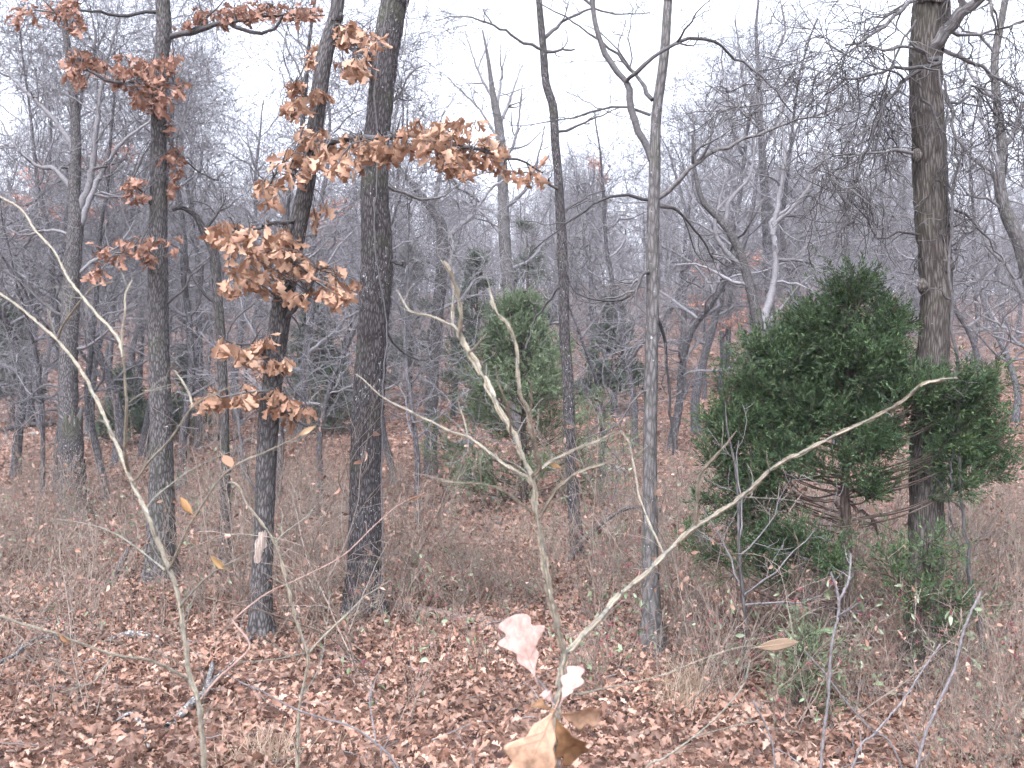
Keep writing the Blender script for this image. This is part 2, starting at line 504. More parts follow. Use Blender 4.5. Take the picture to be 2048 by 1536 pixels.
def bark_trunk(mb, rng, C, W, sides=40, ds=0.025, ridges=16, depth=0.10, flare=0.35, top_jag=0.0):
    """a trunk along control points C with radii W; bark standing out in ridges"""
    ln = np.linalg.norm(np.diff(C, axis=0), axis=1).sum()
    n = int(np.clip(ln / ds, 24, 330))
    P = catmull(C, n)
    cl = np.concatenate([[0], np.cumsum(np.linalg.norm(np.diff(C, axis=0), axis=1))])
    s = np.linspace(0, ln, n)
    R = np.interp(s, cl, W)
    R = R * (1 + flare * 1.25 * np.exp(-s / 0.17))
    T = norm(np.gradient(P, axis=0))
    A = norm(np.cross(T, np.array([[0.0, 1.0, 0.0]]))); B = np.cross(T, A)
    a = np.arange(sides) * 2 * np.pi / sides
    u = np.broadcast_to(np.arange(sides) * ridges / sides, (n, sides)); v = np.broadcast_to(s[:, None], (n, sides))
    warp = 0.7 * lattice(rng, np.broadcast_to(np.arange(sides) * 5 / sides, (n, sides)), v, 5, 0.12)
    h = lattice(rng, (u + warp) % ridges, v, ridges, 0.10)
    h2 = lattice(rng, np.broadcast_to(np.arange(sides) * (ridges * 2) / sides, (n, sides)), v, ridges * 2, 0.035)
    big = lattice(rng, np.broadcast_to(np.arange(sides) * 4 / sides, (n, sides)), v, 4, 0.5)
    root = 1 + 0.22 * min(1.0, flare * 2) * np.exp(-s / 0.13)[:, None] * np.cos(5 * a[None, :] + rng.uniform(0, 6) + 0.8 * np.sin(a[None, :]))
    rr = R[:, None] * root * (1 + depth * (0.5 - np.abs(h)) * 1.2 + depth * 0.35 * h2 + 0.06 * big)
    Vv = P[:, None, :] + rr[..., None] * (A[:, None, :] * np.cos(a)[None, :, None] + B[:, None, :] * np.sin(a)[None, :, None])
    if top_jag:
        j = top_jag * np.abs(rng.normal(0, 1, sides))
        Vv[-1] += T[-1][None] * j[:, None]
        Vv[-2] += T[-1][None] * (j * 0.5)[:, None]
        Vv = np.concatenate([Vv, (P[-1] - T[-1] * 0.02)[None, None, :] + 0.15 * (Vv[-1:] - P[-1])], 0)
        rr = np.vstack([rr, rr[-1:]]); s = np.append(s, s[-1]); n += 1
    off = rng.uniform(0, 30)
    rm = R.mean()
    TC = np.stack([np.broadcast_to(rm * np.cos(a), (n, sides)) + off, np.broadcast_to(rm * np.sin(a), (n, sides)), np.broadcast_to(s[:, None], (n, sides)) + off], -1)
    ix = np.arange(n * sides).reshape(n, sides)
    Qq = np.stack([ix[:-1], np.roll(ix[:-1], -1, 1), np.roll(ix[1:], -1, 1), ix[1:]], -1)
    mb.add(Vv, Qq, TC)
    return P, R[:len(P)]


# ------------------------------------------------------------------ leaves
def leaf_arrays(rng, lobed=True, length=1.0, curl=0.6, fold=0.35, twist=0.3, width=1.0, st=None):
    """a leaf from its stalk at the origin along +Y; three rows of points, left edge, midrib, right edge"""
    if lobed:
        ts = np.array([0, 0.10, 0.20, 0.29, 0.38, 0.48, 0.58, 0.67, 0.75, 0.84, 0.93, 1.0])
        wl_ = np.array([0.006, 0.010, 0.07, 0.15, 0.09, 0.25, 0.31, 0.14, 0.18, 0.23, 0.13, 0.01])
    else:
        ts = np.array([0, 0.1, 0.25, 0.45, 0.65, 0.85, 1.0]); wl_ = np.array([0.01, 0.06, 0.13, 0.155, 0.13, 0.07, 0.005])
    n = len(ts)
    W = wl_ * width
    a = rng.uniform(-curl * 0.3, curl) * ts * 1.5
    dy = np.cos(a); dz = np.sin(a)
    dt = np.diff(ts, prepend=0)
    y = np.cumsum(dt * dy); z = -np.cumsum(dt * dz)
    V = []
    fo = rng.uniform(0.2, 1.0) * fold
    for sgn in (-1, 0, 1):
        ww = W * (1 + rng.uniform(-0.2, 0.2, n)) if sgn else W * 0
        lift = np.abs(ww) * np.sin(fo) * (1 if rng.random() < 0.85 else -1) + rng.normal(0, 0.012, n) * (1 if sgn else 0)
        tw = twist * ts * sgn * ww
        sweep = 0.22 * ww if lobed else 0 * ww
        V.append(np.stack([sgn * ww * np.cos(fo), y + sweep * dy, z + lift + tw], -1))
    V = np.stack(V, 1) * length
    ix = np.arange(n * 3).reshape(n, 3)
    Q = np.concatenate([np.stack([ix[:-1, c], ix[:-1, c + 1], ix[1:, c + 1], ix[1:, c]], -1) for c in (0, 1)])
    return V.reshape(-1, 3), Q


LR = np.random.default_rng(5)
LEAF_V = [leaf_arrays(LR, True, 1.0, 1.7, 1.0, 0.7, 0.95) for _ in range(9)]


def leaf_meshes(name, mat, count=9):
    return [mesh_from(name, v, q, mat, True, v * 3 + i * 7, np.zeros(len(v))) for i, (v, q) in enumerate(LEAF_V[:count])]


LEAF_ME = {k: leaf_meshes('leaf', M[k]) for k in ('oak_leaf', 'oak_leaf_red', 'litter')}


def frame(direction, roll, upv=(0, 0, 1)):
    """rotation taking +Y to the direction, rolled about it"""
    y = Vector(direction).normalized()
    u = Vector(upv)
    if abs(y.dot(u)) > 0.98:
        u = Vector((1, 0, 0))
    x = y.cross(u).normalized(); z = x.cross(y)
    m = Matrix((x, y, z)).transposed()
    return m @ Matrix.Rotation(roll, 3, 'Y')


def put_leaf(me, pos, direction, roll, size, parent, origin, name='leaf'):
    o = bpy.data.objects.new(name, me)
    COL.objects.link(o)
    o.parent = parent
    m = frame(direction, roll).to_4x4()
    m.translation = Vector(pos) - Vector(origin)
    o.matrix_local = m @ Matrix.Scale(size, 4)
    return o


# ------------------------------------------------------------------ geometry-node scattering for uncountable stuff
def scatter(name, pts, rot, scl, var, sources, label, parent=None):
    me = bpy.data.meshes.new(name)
    me.from_pydata([tuple(p) for p in pts], [], [])
    for an, ty, key, val in (('rot', 'FLOAT_VECTOR', 'vector', rot), ('scl', 'FLOAT_VECTOR', 'vector', scl)):
        a = me.attributes.new(an, ty, 'POINT'); a.data.foreach_set(key, np.ascontiguousarray(val, np.float32).ravel())
    a = me.attributes.new('var', 'INT', 'POINT'); a.data.foreach_set('value', np.ascontiguousarray(var, np.int32))
    o = link(name, me, parent)
    ng = bpy.data.node_groups.new(name, 'GeometryNodeTree')
    ng.interface.new_socket('Geometry', in_out='INPUT', socket_type='NodeSocketGeometry')
    ng.interface.new_socket('Geometry', in_out='OUTPUT', socket_type='NodeSocketGeometry')
    gi = ng.nodes.new('NodeGroupInput'); go = ng.nodes.new('NodeGroupOutput')
    jn = ng.nodes.new('GeometryNodeJoinGeometry')
    nr = ng.nodes.new('GeometryNodeInputNamedAttribute'); nr.data_type = 'FLOAT_VECTOR'; nr.inputs['Name'].default_value = 'rot'
    er = ng.nodes.new('FunctionNodeEulerToRotation'); ng.links.new(nr.outputs['Attribute'], er.inputs['Euler'])
    nsn = ng.nodes.new('GeometryNodeInputNamedAttribute'); nsn.data_type = 'FLOAT_VECTOR'; nsn.inputs['Name'].default_value = 'scl'
    nv = ng.nodes.new('GeometryNodeInputNamedAttribute'); nv.data_type = 'INT'; nv.inputs['Name'].default_value = 'var'
    for k, objs in enumerate(sources):
        cp = ng.nodes.new('FunctionNodeCompare'); cp.data_type = 'INT'; cp.operation = 'EQUAL'
        ng.links.new(nv.outputs['Attribute'], cp.inputs[2]); cp.inputs[3].default_value = k
        for ob in objs:
            oi = ng.nodes.new('GeometryNodeObjectInfo'); oi.inputs['Object'].default_value = ob
            oi.inputs['As Instance'].default_value = True
            ip = ng.nodes.new('GeometryNodeInstanceOnPoints')
            ng.links.new(gi.outputs[0], ip.inputs['Points']); ng.links.new(cp.outputs[0], ip.inputs['Selection'])
            ng.links.new(oi.outputs['Geometry'], ip.inputs['Instance'])
            ng.links.new(er.outputs['Rotation'], ip.inputs['Rotation']); ng.links.new(nsn.outputs['Attribute'], ip.inputs['Scale'])
            ng.links.new(ip.outputs['Instances'], jn.inputs[0])
    ng.links.new(jn.outputs[0], go.inputs[0])
    md = o.modifiers.new('scatter', 'NODES'); md.node_group = ng
    tag(o, label, None, None, 'stuff')
    return o


# ------------------------------------------------------------------ the near trees
class Tree:
    """a tree whose trunk is given in the picture's columns and rows at distance d"""
    def __init__(self, name, label, pts, d, mat, limb_mat, seed, cat='tree', group=None, sides=40, depth=0.10, flare=0.55, above=None, top_jag=0, ridges=16):
        self.rng = np.random.default_rng(seed)
        self.d = d; self.limb_mat = limb_mat
        C = path_px([(p[0], p[1], p[3] if len(p) > 3 else 0.0) for p in pts], d)
        W = np.array([p[2] / F * d / 2 for p in pts])
        b = C[0].copy(); b[2] = float(ground(b[0], b[1]))
        self.root = thing(name, label, cat, tuple(b), group)
        C = np.vstack([[b[0], b[1], b[2] - 0.06], C[0] + (0, 0, 0.05), C[1:]]); W = np.concatenate([[W[0]], W])
        if above is not None:                                     # the trunk goes on above the picture
            C = np.vstack([C, C[-1] + np.array(above)]); W = np.append(W, W[-1] * 0.45)
        mb = MB()
        self.P, self.R = bark_trunk(mb, self.rng, C, W, sides, 0.025, ridges, depth, flare, top_jag)
        self.trunk = child(mb, 'trunk', mat, self.root)
        self.leaves = 0
        self.rest = None

    def limb(self, pts, w0, w1, counts=(5, 4, 3), lens=(0.5, 0.28, 0.15), wig=0.3, up=0.03, sides=7, wob=0.006, mat=None, name='branch', tips=None, ang=(0.5, 1.25), t0=0.2, rmin=0.0014):
        C = path_px(pts, self.d)
        r0, r1 = w0 / F * self.d / 2, w1 / F * self.d / 2
        mb = MB()
        P, R = polyline_tube(mb, self.rng, C, r0, r1, sides, None, wob, 0.12)
        if counts:
            twig_out(mb, self.rng, P, R, counts, lens, wig, up, rmin, t0, ang=ang, collect=tips)
        return child(mb, name, mat or self.limb_mat, self.root), P[0], R[0]

    def leafy(self, limb_pts, w0, w1, clusters, leafkind, size, seed, limit=300, name='branch'):
        """a limb with tufts of dead leaves; clusters = (px, py, rx, ry, tufts[, depth offset])"""
        rng = np.random.default_rng(seed)
        C = path_px(limb_pts, self.d)
        r0, r1 = w0 / F * self.d / 2, w1 / F * self.d / 2
        mb = MB()
        P, R = polyline_tube(mb, rng, C, r0, r1, 7, None, 0.006, 0.12)
        P = P[0]
        todo = []
        for cl in clusters:
            px, py, rx, ry, n = cl[:5]; dd = cl[5] if len(cl) > 5 else 0.0
            for _ in range(int(n * (2.1 if 'red' in leafkind else 2.2))):
                a = rng.uniform(0, 2 * np.pi); q = math.sqrt(rng.random())
                tip = P3(px + rx * q * math.cos(a), py + ry * q * math.sin(a), self.d + dd + rng.normal(0, 0.16))
                dist = np.linalg.norm(P - tip, axis=1) + np.maximum(0, P[:, 2] - tip[2]) * -0.1
                s = P[int(np.argmin(dist))]
                mid = (s + tip) / 2 + rng.normal(0, 0.03, 3) + (0, 0, 0.03)
                ct = np.array([s, mid, tip])
                mb.tubes(catmull(ct, 6), np.linspace(0.0042, 0.0016, 6), 4, rng)
                ax = norm(tip - mid)
                for k in range(rng.integers(4, 7)):
                    dr = ax * 0.3 + rng.normal(0, 0.5, 3) + np.array([0, 0, -0.75])
                    todo.append((tip - ax * rng.uniform(0, 0.05), norm(dr), rng.uniform(-1.6, 1.6), size * rng.uniform(0.72, 1.2), int(rng.integers(0, 9))))
        br = child(mb, name, self.limb_mat, self.root)
        extra = MB()
        for pos, dr, roll, sz, k in todo:
            if self.leaves < limit:
                put_leaf(LEAF_ME[leafkind][k], pos, dr, roll, sz, br, self.root.location)
                self.leaves += 1
            else:
                m = np.array(frame(dr, roll)) * sz
                v, q = LEAF_V[k]
                extra.add(v @ m.T + pos, q, v * 3 + k * 7, np.full(len(v), rng.random()))
        if extra.n:
            l = np.array(self.root.location)
            extra.v = [v - l for v in extra.v]
            o = extra.build('leaf_tuft', M[leafkind], br)
            tag(o, kind='stuff')
        return br


# -- left straight oak with red-brown leaves
t = Tree('oak_tree', 'straight grey oak trunk near the left edge carrying red-brown leaves', [(322, 1170, 56), (324, 1000, 50), (322, 850, 44), (318, 700, 41), (316, 550, 38), (317, 400, 33), (318, 250, 30), (322, 130, 29), (329, 60, 29), (326, 0, 27), (330, -120, 24)], 8.2, M['bark_oak'], M['limb_dark'], 11, above=(0.1, 0.2, 3.0))
t.limb([(332, 75), (370, 66), (410, 58), (450, 45), (490, 60), (535, 66), (560, 48), (566, 30)], 13, 5, (4, 3, 2), (0.35, 0.2, 0.12), mat=M['limb_dark'])
t.leafy([(332, 75, 0.02), (400, 58, 0), (455, 46, 0), (560, 30, -0.05), (650, 30, -0.1)], 9, 3, [(440, 24, 55, 16, 9), (515, 12, 40, 16, 7), (590, 25, 50, 16, 7), (370, 42, 10, 10, 1)], 'oak_leaf_red', 0.10, 21)
t.leafy([(320, 175), (290, 160, -0.15), (240, 165, -0.3), (190, 150, -0.4), (150, 110, -0.45)], 12, 3, [(265, 135, 75, 32, 18, -0.25), (165, 120, 40, 26, 8, -0.4), (300, 185, 34, 34, 10, -0.25), (150, 155, 22, 16, 3, -0.4)], 'oak_leaf_red', 0.10, 22)
t.leafy([(318, 240), (305, 205, -0.2), (330, 165, -0.3), (365, 175, -0.3)], 8, 3, [(335, 120, 18, 20, 4, -0.2), (365, 175, 14, 10, 2, -0.3), (320, 205, 20, 20, 4, -0.25)], 'oak_leaf_red', 0.10, 23)
t.leafy([(312, 420), (290, 395, -0.1), (265, 360, -0.2)], 7, 2, [(275, 375, 28, 32, 7, -0.15), (345, 320, 22, 40, 6, 0.1), (335, 250, 15, 18, 3, 0.1)], 'oak_leaf_red', 0.094, 24)
t.leafy([(320, 560), (280, 520, -0.15), (235, 505, -0.2), (195, 545, -0.3)], 7, 2, [(250, 500, 60, 26, 9, -0.2), (320, 490, 40, 22, 5, -0.2), (195, 545, 22, 18, 3, -0.3), (345, 370, 12, 14, 2)], 'oak_leaf_red', 0.094, 25)
t.leafy([(325, 20), (250, 30, -0.1), (170, 20, -0.3), (110, 25, -0.4)], 9, 3, [(140, 20, 30, 26, 5, -0.35), (60, 20, 50, 22, 4, -0.4), (150, 55, 18, 12, 2, -0.35)], 'oak_leaf_red', 0.10, 26)
t.limb([(318, 610), (360, 590), (395, 540), (420, 520)], 7, 2.5, (4, 3, 2), (0.3, 0.18, 0.1))
t.limb([(318, 250), (350, 300), (400, 345, 0.2), (430, 360, 0.3)], 6, 2, (4, 3, 2), (0.3, 0.18, 0.1))

# -- leaning oak with tan leaves
t = Tree('oak_tree', 'slender leaning oak with a peeled patch, hung with tan leaves, left of the thick trunk', [(522, 1290, 46), (522, 1200, 40), (526, 1100, 38), (530, 980, 39), (536, 860, 40), (550, 720, 40), (566, 600, 40), (592, 470, 36), (614, 360, 32), (632, 240, 30), (648, 120, 30), (672, 30, 28), (682, -40, 26)], 6.3, M['bark_oak'], M['limb_dark'], 12, above=(0.35, 0.1, 2.6))
mbp = MB()
rp_ = np.random.default_rng(4)
Cp = path_px([(515, 1126, -0.064), (518, 1105, -0.066), (522, 1082, -0.066), (527, 1062, -0.064)], 6.3)
Pp = catmull(Cp, 10)
aa = np.linspace(-1, 1, 8)
ww = np.array([.018, .026, .022, .030, .027, .034, .031, .028, .030, .012])
Vp = Pp[:, None, :] + np.stack([ww[:, None] * aa[None, :] * (1 + rp_.uniform(-.2, .2, (10, 8))), 0.012 * aa[None, :] ** 2 * np.ones((10, 1)) + rp_.normal(0, .001, (10, 8)), rp_.normal(0, .006, (10, 8))], -1)
ixp = np.arange(80).reshape(10, 8)
mbp.add(Vp, np.stack([ixp[:-1, :-1], ixp[:-1, 1:], ixp[1:, 1:], ixp[1:, :-1]], -1))
pp = child(mbp, 'peeled_patch', M['bare_wood'], t.root)
tag(pp, 'pale bare wood where the bark has come off')
t.leafy([(566, 600), (575, 610, -0.12), (610, 590, -0.2), (640, 540, -0.2)], 13, 4, [(560, 545, 90, 50, 18, -0.2), (680, 570, 40, 30, 6, -0.2)], 'oak_leaf', 0.108, 31)
t.leafy([(598, 440), (570, 440, -0.1), (520, 455, -0.2), (450, 470, -0.25)], 10, 3, [(530, 480, 80, 34, 13, -0.2), (445, 465, 28, 24, 4, -0.25), (460, 560, 26, 26, 3, -0.2)], 'oak_leaf', 0.108, 32)
t.leafy([(612, 370), (585, 350, -0.1), (560, 330, -0.15), (540, 370, -0.2)], 8, 3, [(545, 375, 26, 28, 5, -0.15), (600, 320, 34, 40, 6, -0.15), (625, 260, 20, 26, 3, -0.12), (640, 430, 22, 14, 2, 0.1)], 'oak_leaf', 0.100, 33)
t.leafy([(636, 215), (612, 190, -0.05), (590, 170, -0.1)], 6, 2, [(598, 165, 22, 20, 3, -0.1), (590, 210, 16, 22, 3, -0.1), (645, 190, 12, 18, 2, -0.08), (625, 105, 10, 18, 2)], 'oak_leaf', 0.098, 34)
t.leafy([(552, 705), (520, 690, -0.12), (480, 690, -0.2), (450, 680, -0.25)], 8, 3, [(540, 710, 60, 38, 9, -0.15), (470, 690, 36, 24, 4, -0.2)], 'oak_leaf', 0.105, 35)
t.leafy([(536, 850), (560, 800, -0.1), (520, 780, -0.2), (440, 795, -0.25)], 8, 3, [(530, 785, 62, 26, 8, -0.15), (425, 800, 36, 20, 4, -0.25), (600, 820, 36, 18, 4, -0.1)], 'oak_leaf', 0.105, 36)
t.leafy([(622, 300), (660, 285, -0.3), (720, 275, -0.55), (780, 272, -0.6), (830, 270, -0.55), (890, 290, -0.5), (960, 300, -0.4), (1040, 320, -0.3), (1085, 345, -0.2)], 15, 4, [(690, 305, 56, 36, 10, -0.5), (762, 296, 30, 34, 6, -0.6), (860, 282, 60, 44, 12, -0.55), (920, 312, 44, 44, 7, -0.45), (990, 300, 40, 52, 5, -0.4), (1060, 340, 36, 26, 3, -0.25), (930, 240, 26, 20, 2, -0.4), (830, 250, 20, 14, 1, -0.5)], 'oak_leaf', 0.100, 37)
t.leafy([(660, 60), (690, 90, -0.1), (725, 110, -0.15)], 6, 2, [(700, 60, 26, 20, 4, -0.1), (720, 130, 30, 24, 5, -0.15), (745, 75, 18, 12, 2, -0.15)], 'oak_leaf', 0.098, 38)
t.limb([(565, 640), (590, 620, -0.1), (615, 590, -0.2)], 10, 3, (3, 3, 2), (0.25, 0.14, 0.1))
t.limb([(545, 800), (600, 845, -0.1), (650, 860, -0.1), (700, 850)], 7, 2, (4, 3, 2), (0.25, 0.14, 0.1))
t.limb([(525, 1000), (500, 960, -0.1), (485, 940, -0.1), (470, 880, -0.1)], 6, 2, (3, 3, 2), (0.2, 0.12, 0.1))

# -- the thick centre trunk
t3 = Tree('oak_tree', 'thickest dark oak trunk left of centre, flecked with pale lichen, a vine climbing it', [(727, 1236, 74), (728, 1150, 64), (730, 1000, 60), (734, 840, 60), (745, 680, 60), (754, 520, 61), (749, 400, 54), (752, 300, 50), (762, 200, 49), (772, 100, 49), (789, 0, 50), (806, -90, 48)], 7.0, M['bark_dark'], M['limb_dark'], 13, above=(0.35, 0.1, 3.0), ridges=20, depth=0.11)
t3.limb([(742, 110), (715, 90, -0.1), (695, 70, -0.1), (680, 72, -0.1)], 10, 4, (4, 3, 2), (0.3, 0.18, 0.1))
t3.limb([(770, 210), (800, 190, 0.1), (815, 150, 0.1), (850, 130, 0.2)], 7, 2, (5, 4, 3), (0.3, 0.2, 0.12))
t3.limb([(772, 370), (830, 395, 0.1), (880, 395, 0.2), (940, 355, 0.3), (1000, 340, 0.3)], 7, 2, (5, 4, 2), (0.35, 0.2, 0.12))
t3.limb([(774, 522), (795, 524, -0.05), (810, 535, -0.06)], 11, 4, (3, 2), (0.15, 0.1))
t3.limb([(765, 650), (800, 700, 0.1), (850, 720, 0.2), (880, 700, 0.3)], 5, 2, (4, 3, 2), (0.3, 0.18, 0.1))
t3.leafy([(748, 130), (720, 105, -0.15), (690, 140, -0.2)], 7, 2, [(700, 70, 24, 22, 4, -0.15), (705, 135, 30, 20, 4, -0.2)], 'oak_leaf', 0.098, 39)
rv = np.random.default_rng(41)
vine = thing('climbing_vine', 'thin pale vine running up the thickest dark oak trunk', 'vine', tuple(P3(765, 1225, 6.86)))
for pts, r in (([(765, 1225, -0.08), (764, 900, -0.13), (766, 760, -0.14), (772, 700, -0.12), (774, 650, -0.1), (760, 560, -0.13), (752, 500, -0.14), (748, 430, -0.13), (756, 340, -0.12), (755, 260, -0.12), (748, 190, -0.12), (760, 90, -0.12), (785, -40, -0.12)], 0.006), ([(800, 120, -0.14), (812, 60, -0.13), (815, -30, -0.1)], 0.004)):
    mb = MB()
    polyline_tube(mb, rv, path_px(pts, 7.0), r, r * 0.7, 6, 60, 0.004, 0.2)
    child(mb, 'stem', M['twig'], vine)

# -- thin curved dark tree right of the centre
t4 = Tree('oak_tree', 'thin dark curving trunk just right of the young cedar', [(1156, 1122, 27), (1148, 1010, 24), (1140, 880, 22), (1136, 760, 22), (1129, 670, 21), (1127, 560, 20), (1122, 450, 19), (1116, 350, 17), (1110, 280, 17), (1106, 215, 17), (1092, 165, 15), (1086, 90, 14), (1078, 0, 12), (1070, -80, 10)], 9.2, M['bark_dark'], M['limb_dark'], 14, above=(-0.1, 0.2, 2.2), sides=24, ridges=10)
t4.limb([(1086, 100), (1050, 85, -0.1), (1010, 60, -0.2), (970, 45, -0.3), (920, 33, -0.3), (870, 42, -0.3)], 7, 1.5, (5, 3, 2), (0.35, 0.2, 0.12))
t4.limb([(1090, 75), (1115, 50, 0.1), (1150, 32, 0.1), (1185, 18, 0.2), (1240, 30, 0.2), (1300, 25, 0.2)], 8, 2, (5, 3, 2), (0.35, 0.2, 0.12))
t4.limb([(1090, 105), (1115, 100), (1150, 98)], 8, 3, (3, 3), (0.2, 0.12))
t4.limb([(1112, 265), (1140, 258, 0.1), (1190, 235, 0.2), (1240, 215, 0.3)], 6, 2, (5, 3, 2), (0.35, 0.2, 0.12))
t4.limb([(1120, 380), (1100, 370, -0.1), (1060, 345, -0.3), (1010, 350, -0.4)], 7, 2, (5, 3, 2), (0.35, 0.2, 0.12))
t4.limb([(1127, 560), (1100, 600, 0.1), (1070, 640, 0.3), (1050, 700, 0.3)], 6, 2, (5, 3, 2), (0.35, 0.2, 0.12))
t4.limb([(1122, 430), (1160, 400, 0.2), (1210, 380, 0.5)], 6, 2, (5, 3, 2), (0.4, 0.2, 0.12))

# -- forked slender tree right of the centre
t5 = Tree('hickory_tree', 'slender grey tree with a forked top standing right of centre', [(1303, 1290, 40), (1302, 1180, 33), (1300, 1010, 28), (1301, 850, 27), (1304, 700, 26), (1306, 560, 25), (1306, 450, 24), (1309, 350, 23), (1312, 240, 20), (1321, 165, 19), (1330, 95, 18), (1336, 0, 16), (1342, -80, 14)], 6.25, M['bark_smooth'], M['limb_dark'], 15, above=(0.2, 0.2, 2.4), sides=30, ridges=12, depth=0.07)
t5.limb([(1303, 320), (1290, 285), (1275, 256), (1259, 205), (1251, 164), (1223, 130), (1203, 85), (1189, 34), (1181, -20), (1170, -80)], 16, 8, (3, 3, 2), (0.5, 0.3, 0.15), sides=10)
t5.limb([(1305, 200), (1280, 160, 0.1), (1245, 120, 0.2), (1200, 80, 0.2), (1140, 40, 0.3), (1075, 4, 0.3)], 9, 2, (6, 3, 2), (0.45, 0.25, 0.15))
t5.limb([(1251, 164), (1268, 145, -0.1), (1300, 120, -0.15), (1343, 92, -0.15), (1385, 74, -0.1), (1437, 89, 0), (1485, 126, 0.1), (1533, 161, 0.1), (1563, 198, 0.1), (1590, 230, 0.1)], 9, 3, (5, 4, 2), (0.45, 0.25, 0.15))
t5.limb([(1318, 395), (1345, 372, -0.05), (1392, 328, -0.1), (1450, 297, -0.1), (1512, 273, -0.1), (1587, 242, -0.15), (1655, 229, -0.2), (1700, 200, -0.2)], 11, 3, (7, 4, 3), (0.45, 0.25, 0.15))
t5.limb([(1392, 328, -0.1), (1416, 290, -0.15), (1436, 228, -0.15), (1480, 215, -0.1), (1560, 205, -0.1)], 6, 2, (6, 4, 3), (0.35, 0.25, 0.15))
t5.limb([(1300, 400), (1255, 392, -0.05), (1213, 396, -0.1), (1175, 417, -0.1), (1124, 454, -0.1), (1083, 485, -0.15), (1055, 520, -0.15)], 7, 2, (6, 3, 2), (0.35, 0.2, 0.12))
t5.limb([(1302, 545), (1288, 551, -0.1), (1275, 575, -0.15), (1240, 602, -0.2), (1193, 599, -0.2), (1158, 589, -0.2), (1138, 565, -0.2)], 9, 2, (6, 3, 2), (0.3, 0.18, 0.12))
t5.limb([(1308, 620), (1325, 660, 0.1), (1335, 740, 0.15), (1342, 860, 0.1), (1346, 910, 0.1)], 8, 4, (4, 3, 2), (0.3, 0.18, 0.12))
t5.limb([(1298, 780), (1275, 790, -0.1), (1255, 825, -0.15), (1220, 860, -0.2), (1165, 880, -0.2)], 5, 2, (6, 3, 2), (0.3, 0.18, 0.12))
t5.limb([(1312, 410), (1350, 420, 0.1), (1400, 470, 0.3), (1430, 520, 0.5), (1480, 540, 0.7)], 8, 2, (6, 4, 2), (0.4, 0.22, 0.12))
t5.limb([(1300, 230, 0.0), (1240, 212, 0.1), (1180, 225, 0.2), (1120, 240, 0.3), (1020, 250, 0.3)], 6, 1.5, (6, 3, 2), (0.35, 0.2, 0.12))

# -- big shaggy trunk at the right
t6 = Tree('oak_tree', 'big shaggy brown-grey trunk on the right, tangled in drooping twigs, behind the large cedar', [(1852, 1360, 84), (1853, 1250, 72), (1853, 1012, 64), (1856, 842, 64), (1868, 670, 58), (1872, 560, 60), (1864, 430, 62), (1859, 300, 62), (1852, 190, 60), (1852, 110, 62), (1860, 0, 62), (1866, -90, 60)], 5.7, M['bark_shaggy'], M['limb_dark'], 16, above=(0.15, 0.3, 3.0), ridges=18, depth=0.14)
t6.limb([(1862, 95, -0.05), (1895, 60, -0.1), (1930, 22, -0.15), (1975, -20, -0.2)], 26, 20, (6, 4, 3), (0.5, 0.3, 0.15), sides=12, up=-0.05, mat=M['bark_smooth'])
droop = dict(up=-0.10, wig=0.30, rmin=0.0021)
t6.limb([(1850, 105, -0.08), (1815, 92, -0.2), (1770, 100, -0.3), (1720, 90, -0.3), (1690, 110, -0.3), (1650, 85, -0.3), (1620, 120, -0.3), (1570, 130, -0.3)], 7, 2, (7, 4, 3), (0.5, 0.32, 0.2), **droop)
t6.limb([(1850, -10, -0.05), (1800, 20, -0.15), (1760, 60, -0.2), (1720, 85, -0.25), (1690, 90, -0.25)], 10, 4, (7, 4, 3), (0.5, 0.3, 0.18), **droop)
t6.limb([(1840, 140, -0.1), (1800, 165, -0.2), (1780, 200, -0.25), (1755, 240, -0.3), (1740, 290, -0.3), (1720, 330, -0.3)], 9, 3, (7, 4, 3), (0.5, 0.32, 0.2), **droop)
t6.limb([(1852, 120, -0.12), (1880, 118, -0.15), (1875, 128, -0.2), (1830, 135, -0.25), (1790, 140, -0.25), (1700, 160, -0.3), (1650, 190, -0.3)], 9, 3, (7, 4, 3), (0.5, 0.32, 0.2), **droop)
t6.limb([(1832, 305, -0.06), (1800, 302, -0.15), (1760, 306, -0.25), (1700, 310, -0.3), (1650, 330, -0.3)], 8, 2, (8, 4, 3), (0.35, 0.22, 0.15), **droop)
t6.limb([(1885, 100, -0.05), (1930, 120, 0), (1965, 135, 0.1), (2000, 160, 0.1), (2048, 190, 0.1), (2100, 240, 0.1)], 9, 4, (8, 4, 3), (0.45, 0.3, 0.18), **droop)
t6.limb([(1885, 180, -0.02), (1905, 210, -0.05), (1935, 190, -0.05), (1950, 170, 0), (1980, 210, 0), (2010, 260, 0)], 7, 3, (8, 4, 3), (0.4, 0.28, 0.18), **droop)
t6.limb([(1892, 60, -0.05), (1935, 70, 0.1), (1985, 60, 0.2), (2050, 40, 0.3)], 8, 4, (8, 4, 3), (0.45, 0.35, 0.2), **droop)
t6.limb([(1890, 415, 0), (1925, 425, 0.05), (1955, 460, 0.1), (1990, 500, 0.1), (2030, 560, 0.1)], 7, 2, (7, 4, 3), (0.3, 0.2, 0.15), up=-0.06)
t6.limb([(1838, 470, -0.05), (1800, 462, -0.15), (1760, 480, -0.2), (1735, 440, -0.25), (1700, 400, -0.25)], 5, 2, (6, 4, 2), (0.3, 0.2, 0.12), up=-0.06)
t6.limb([(1845, 200, -0.12), (1860, 215, -0.16), (1885, 280, -0.17), (1895, 380, -0.12), (1893, 470, -0.08)], 6, 3, (8, 5, 3), (0.25, 0.18, 0.12), **droop)
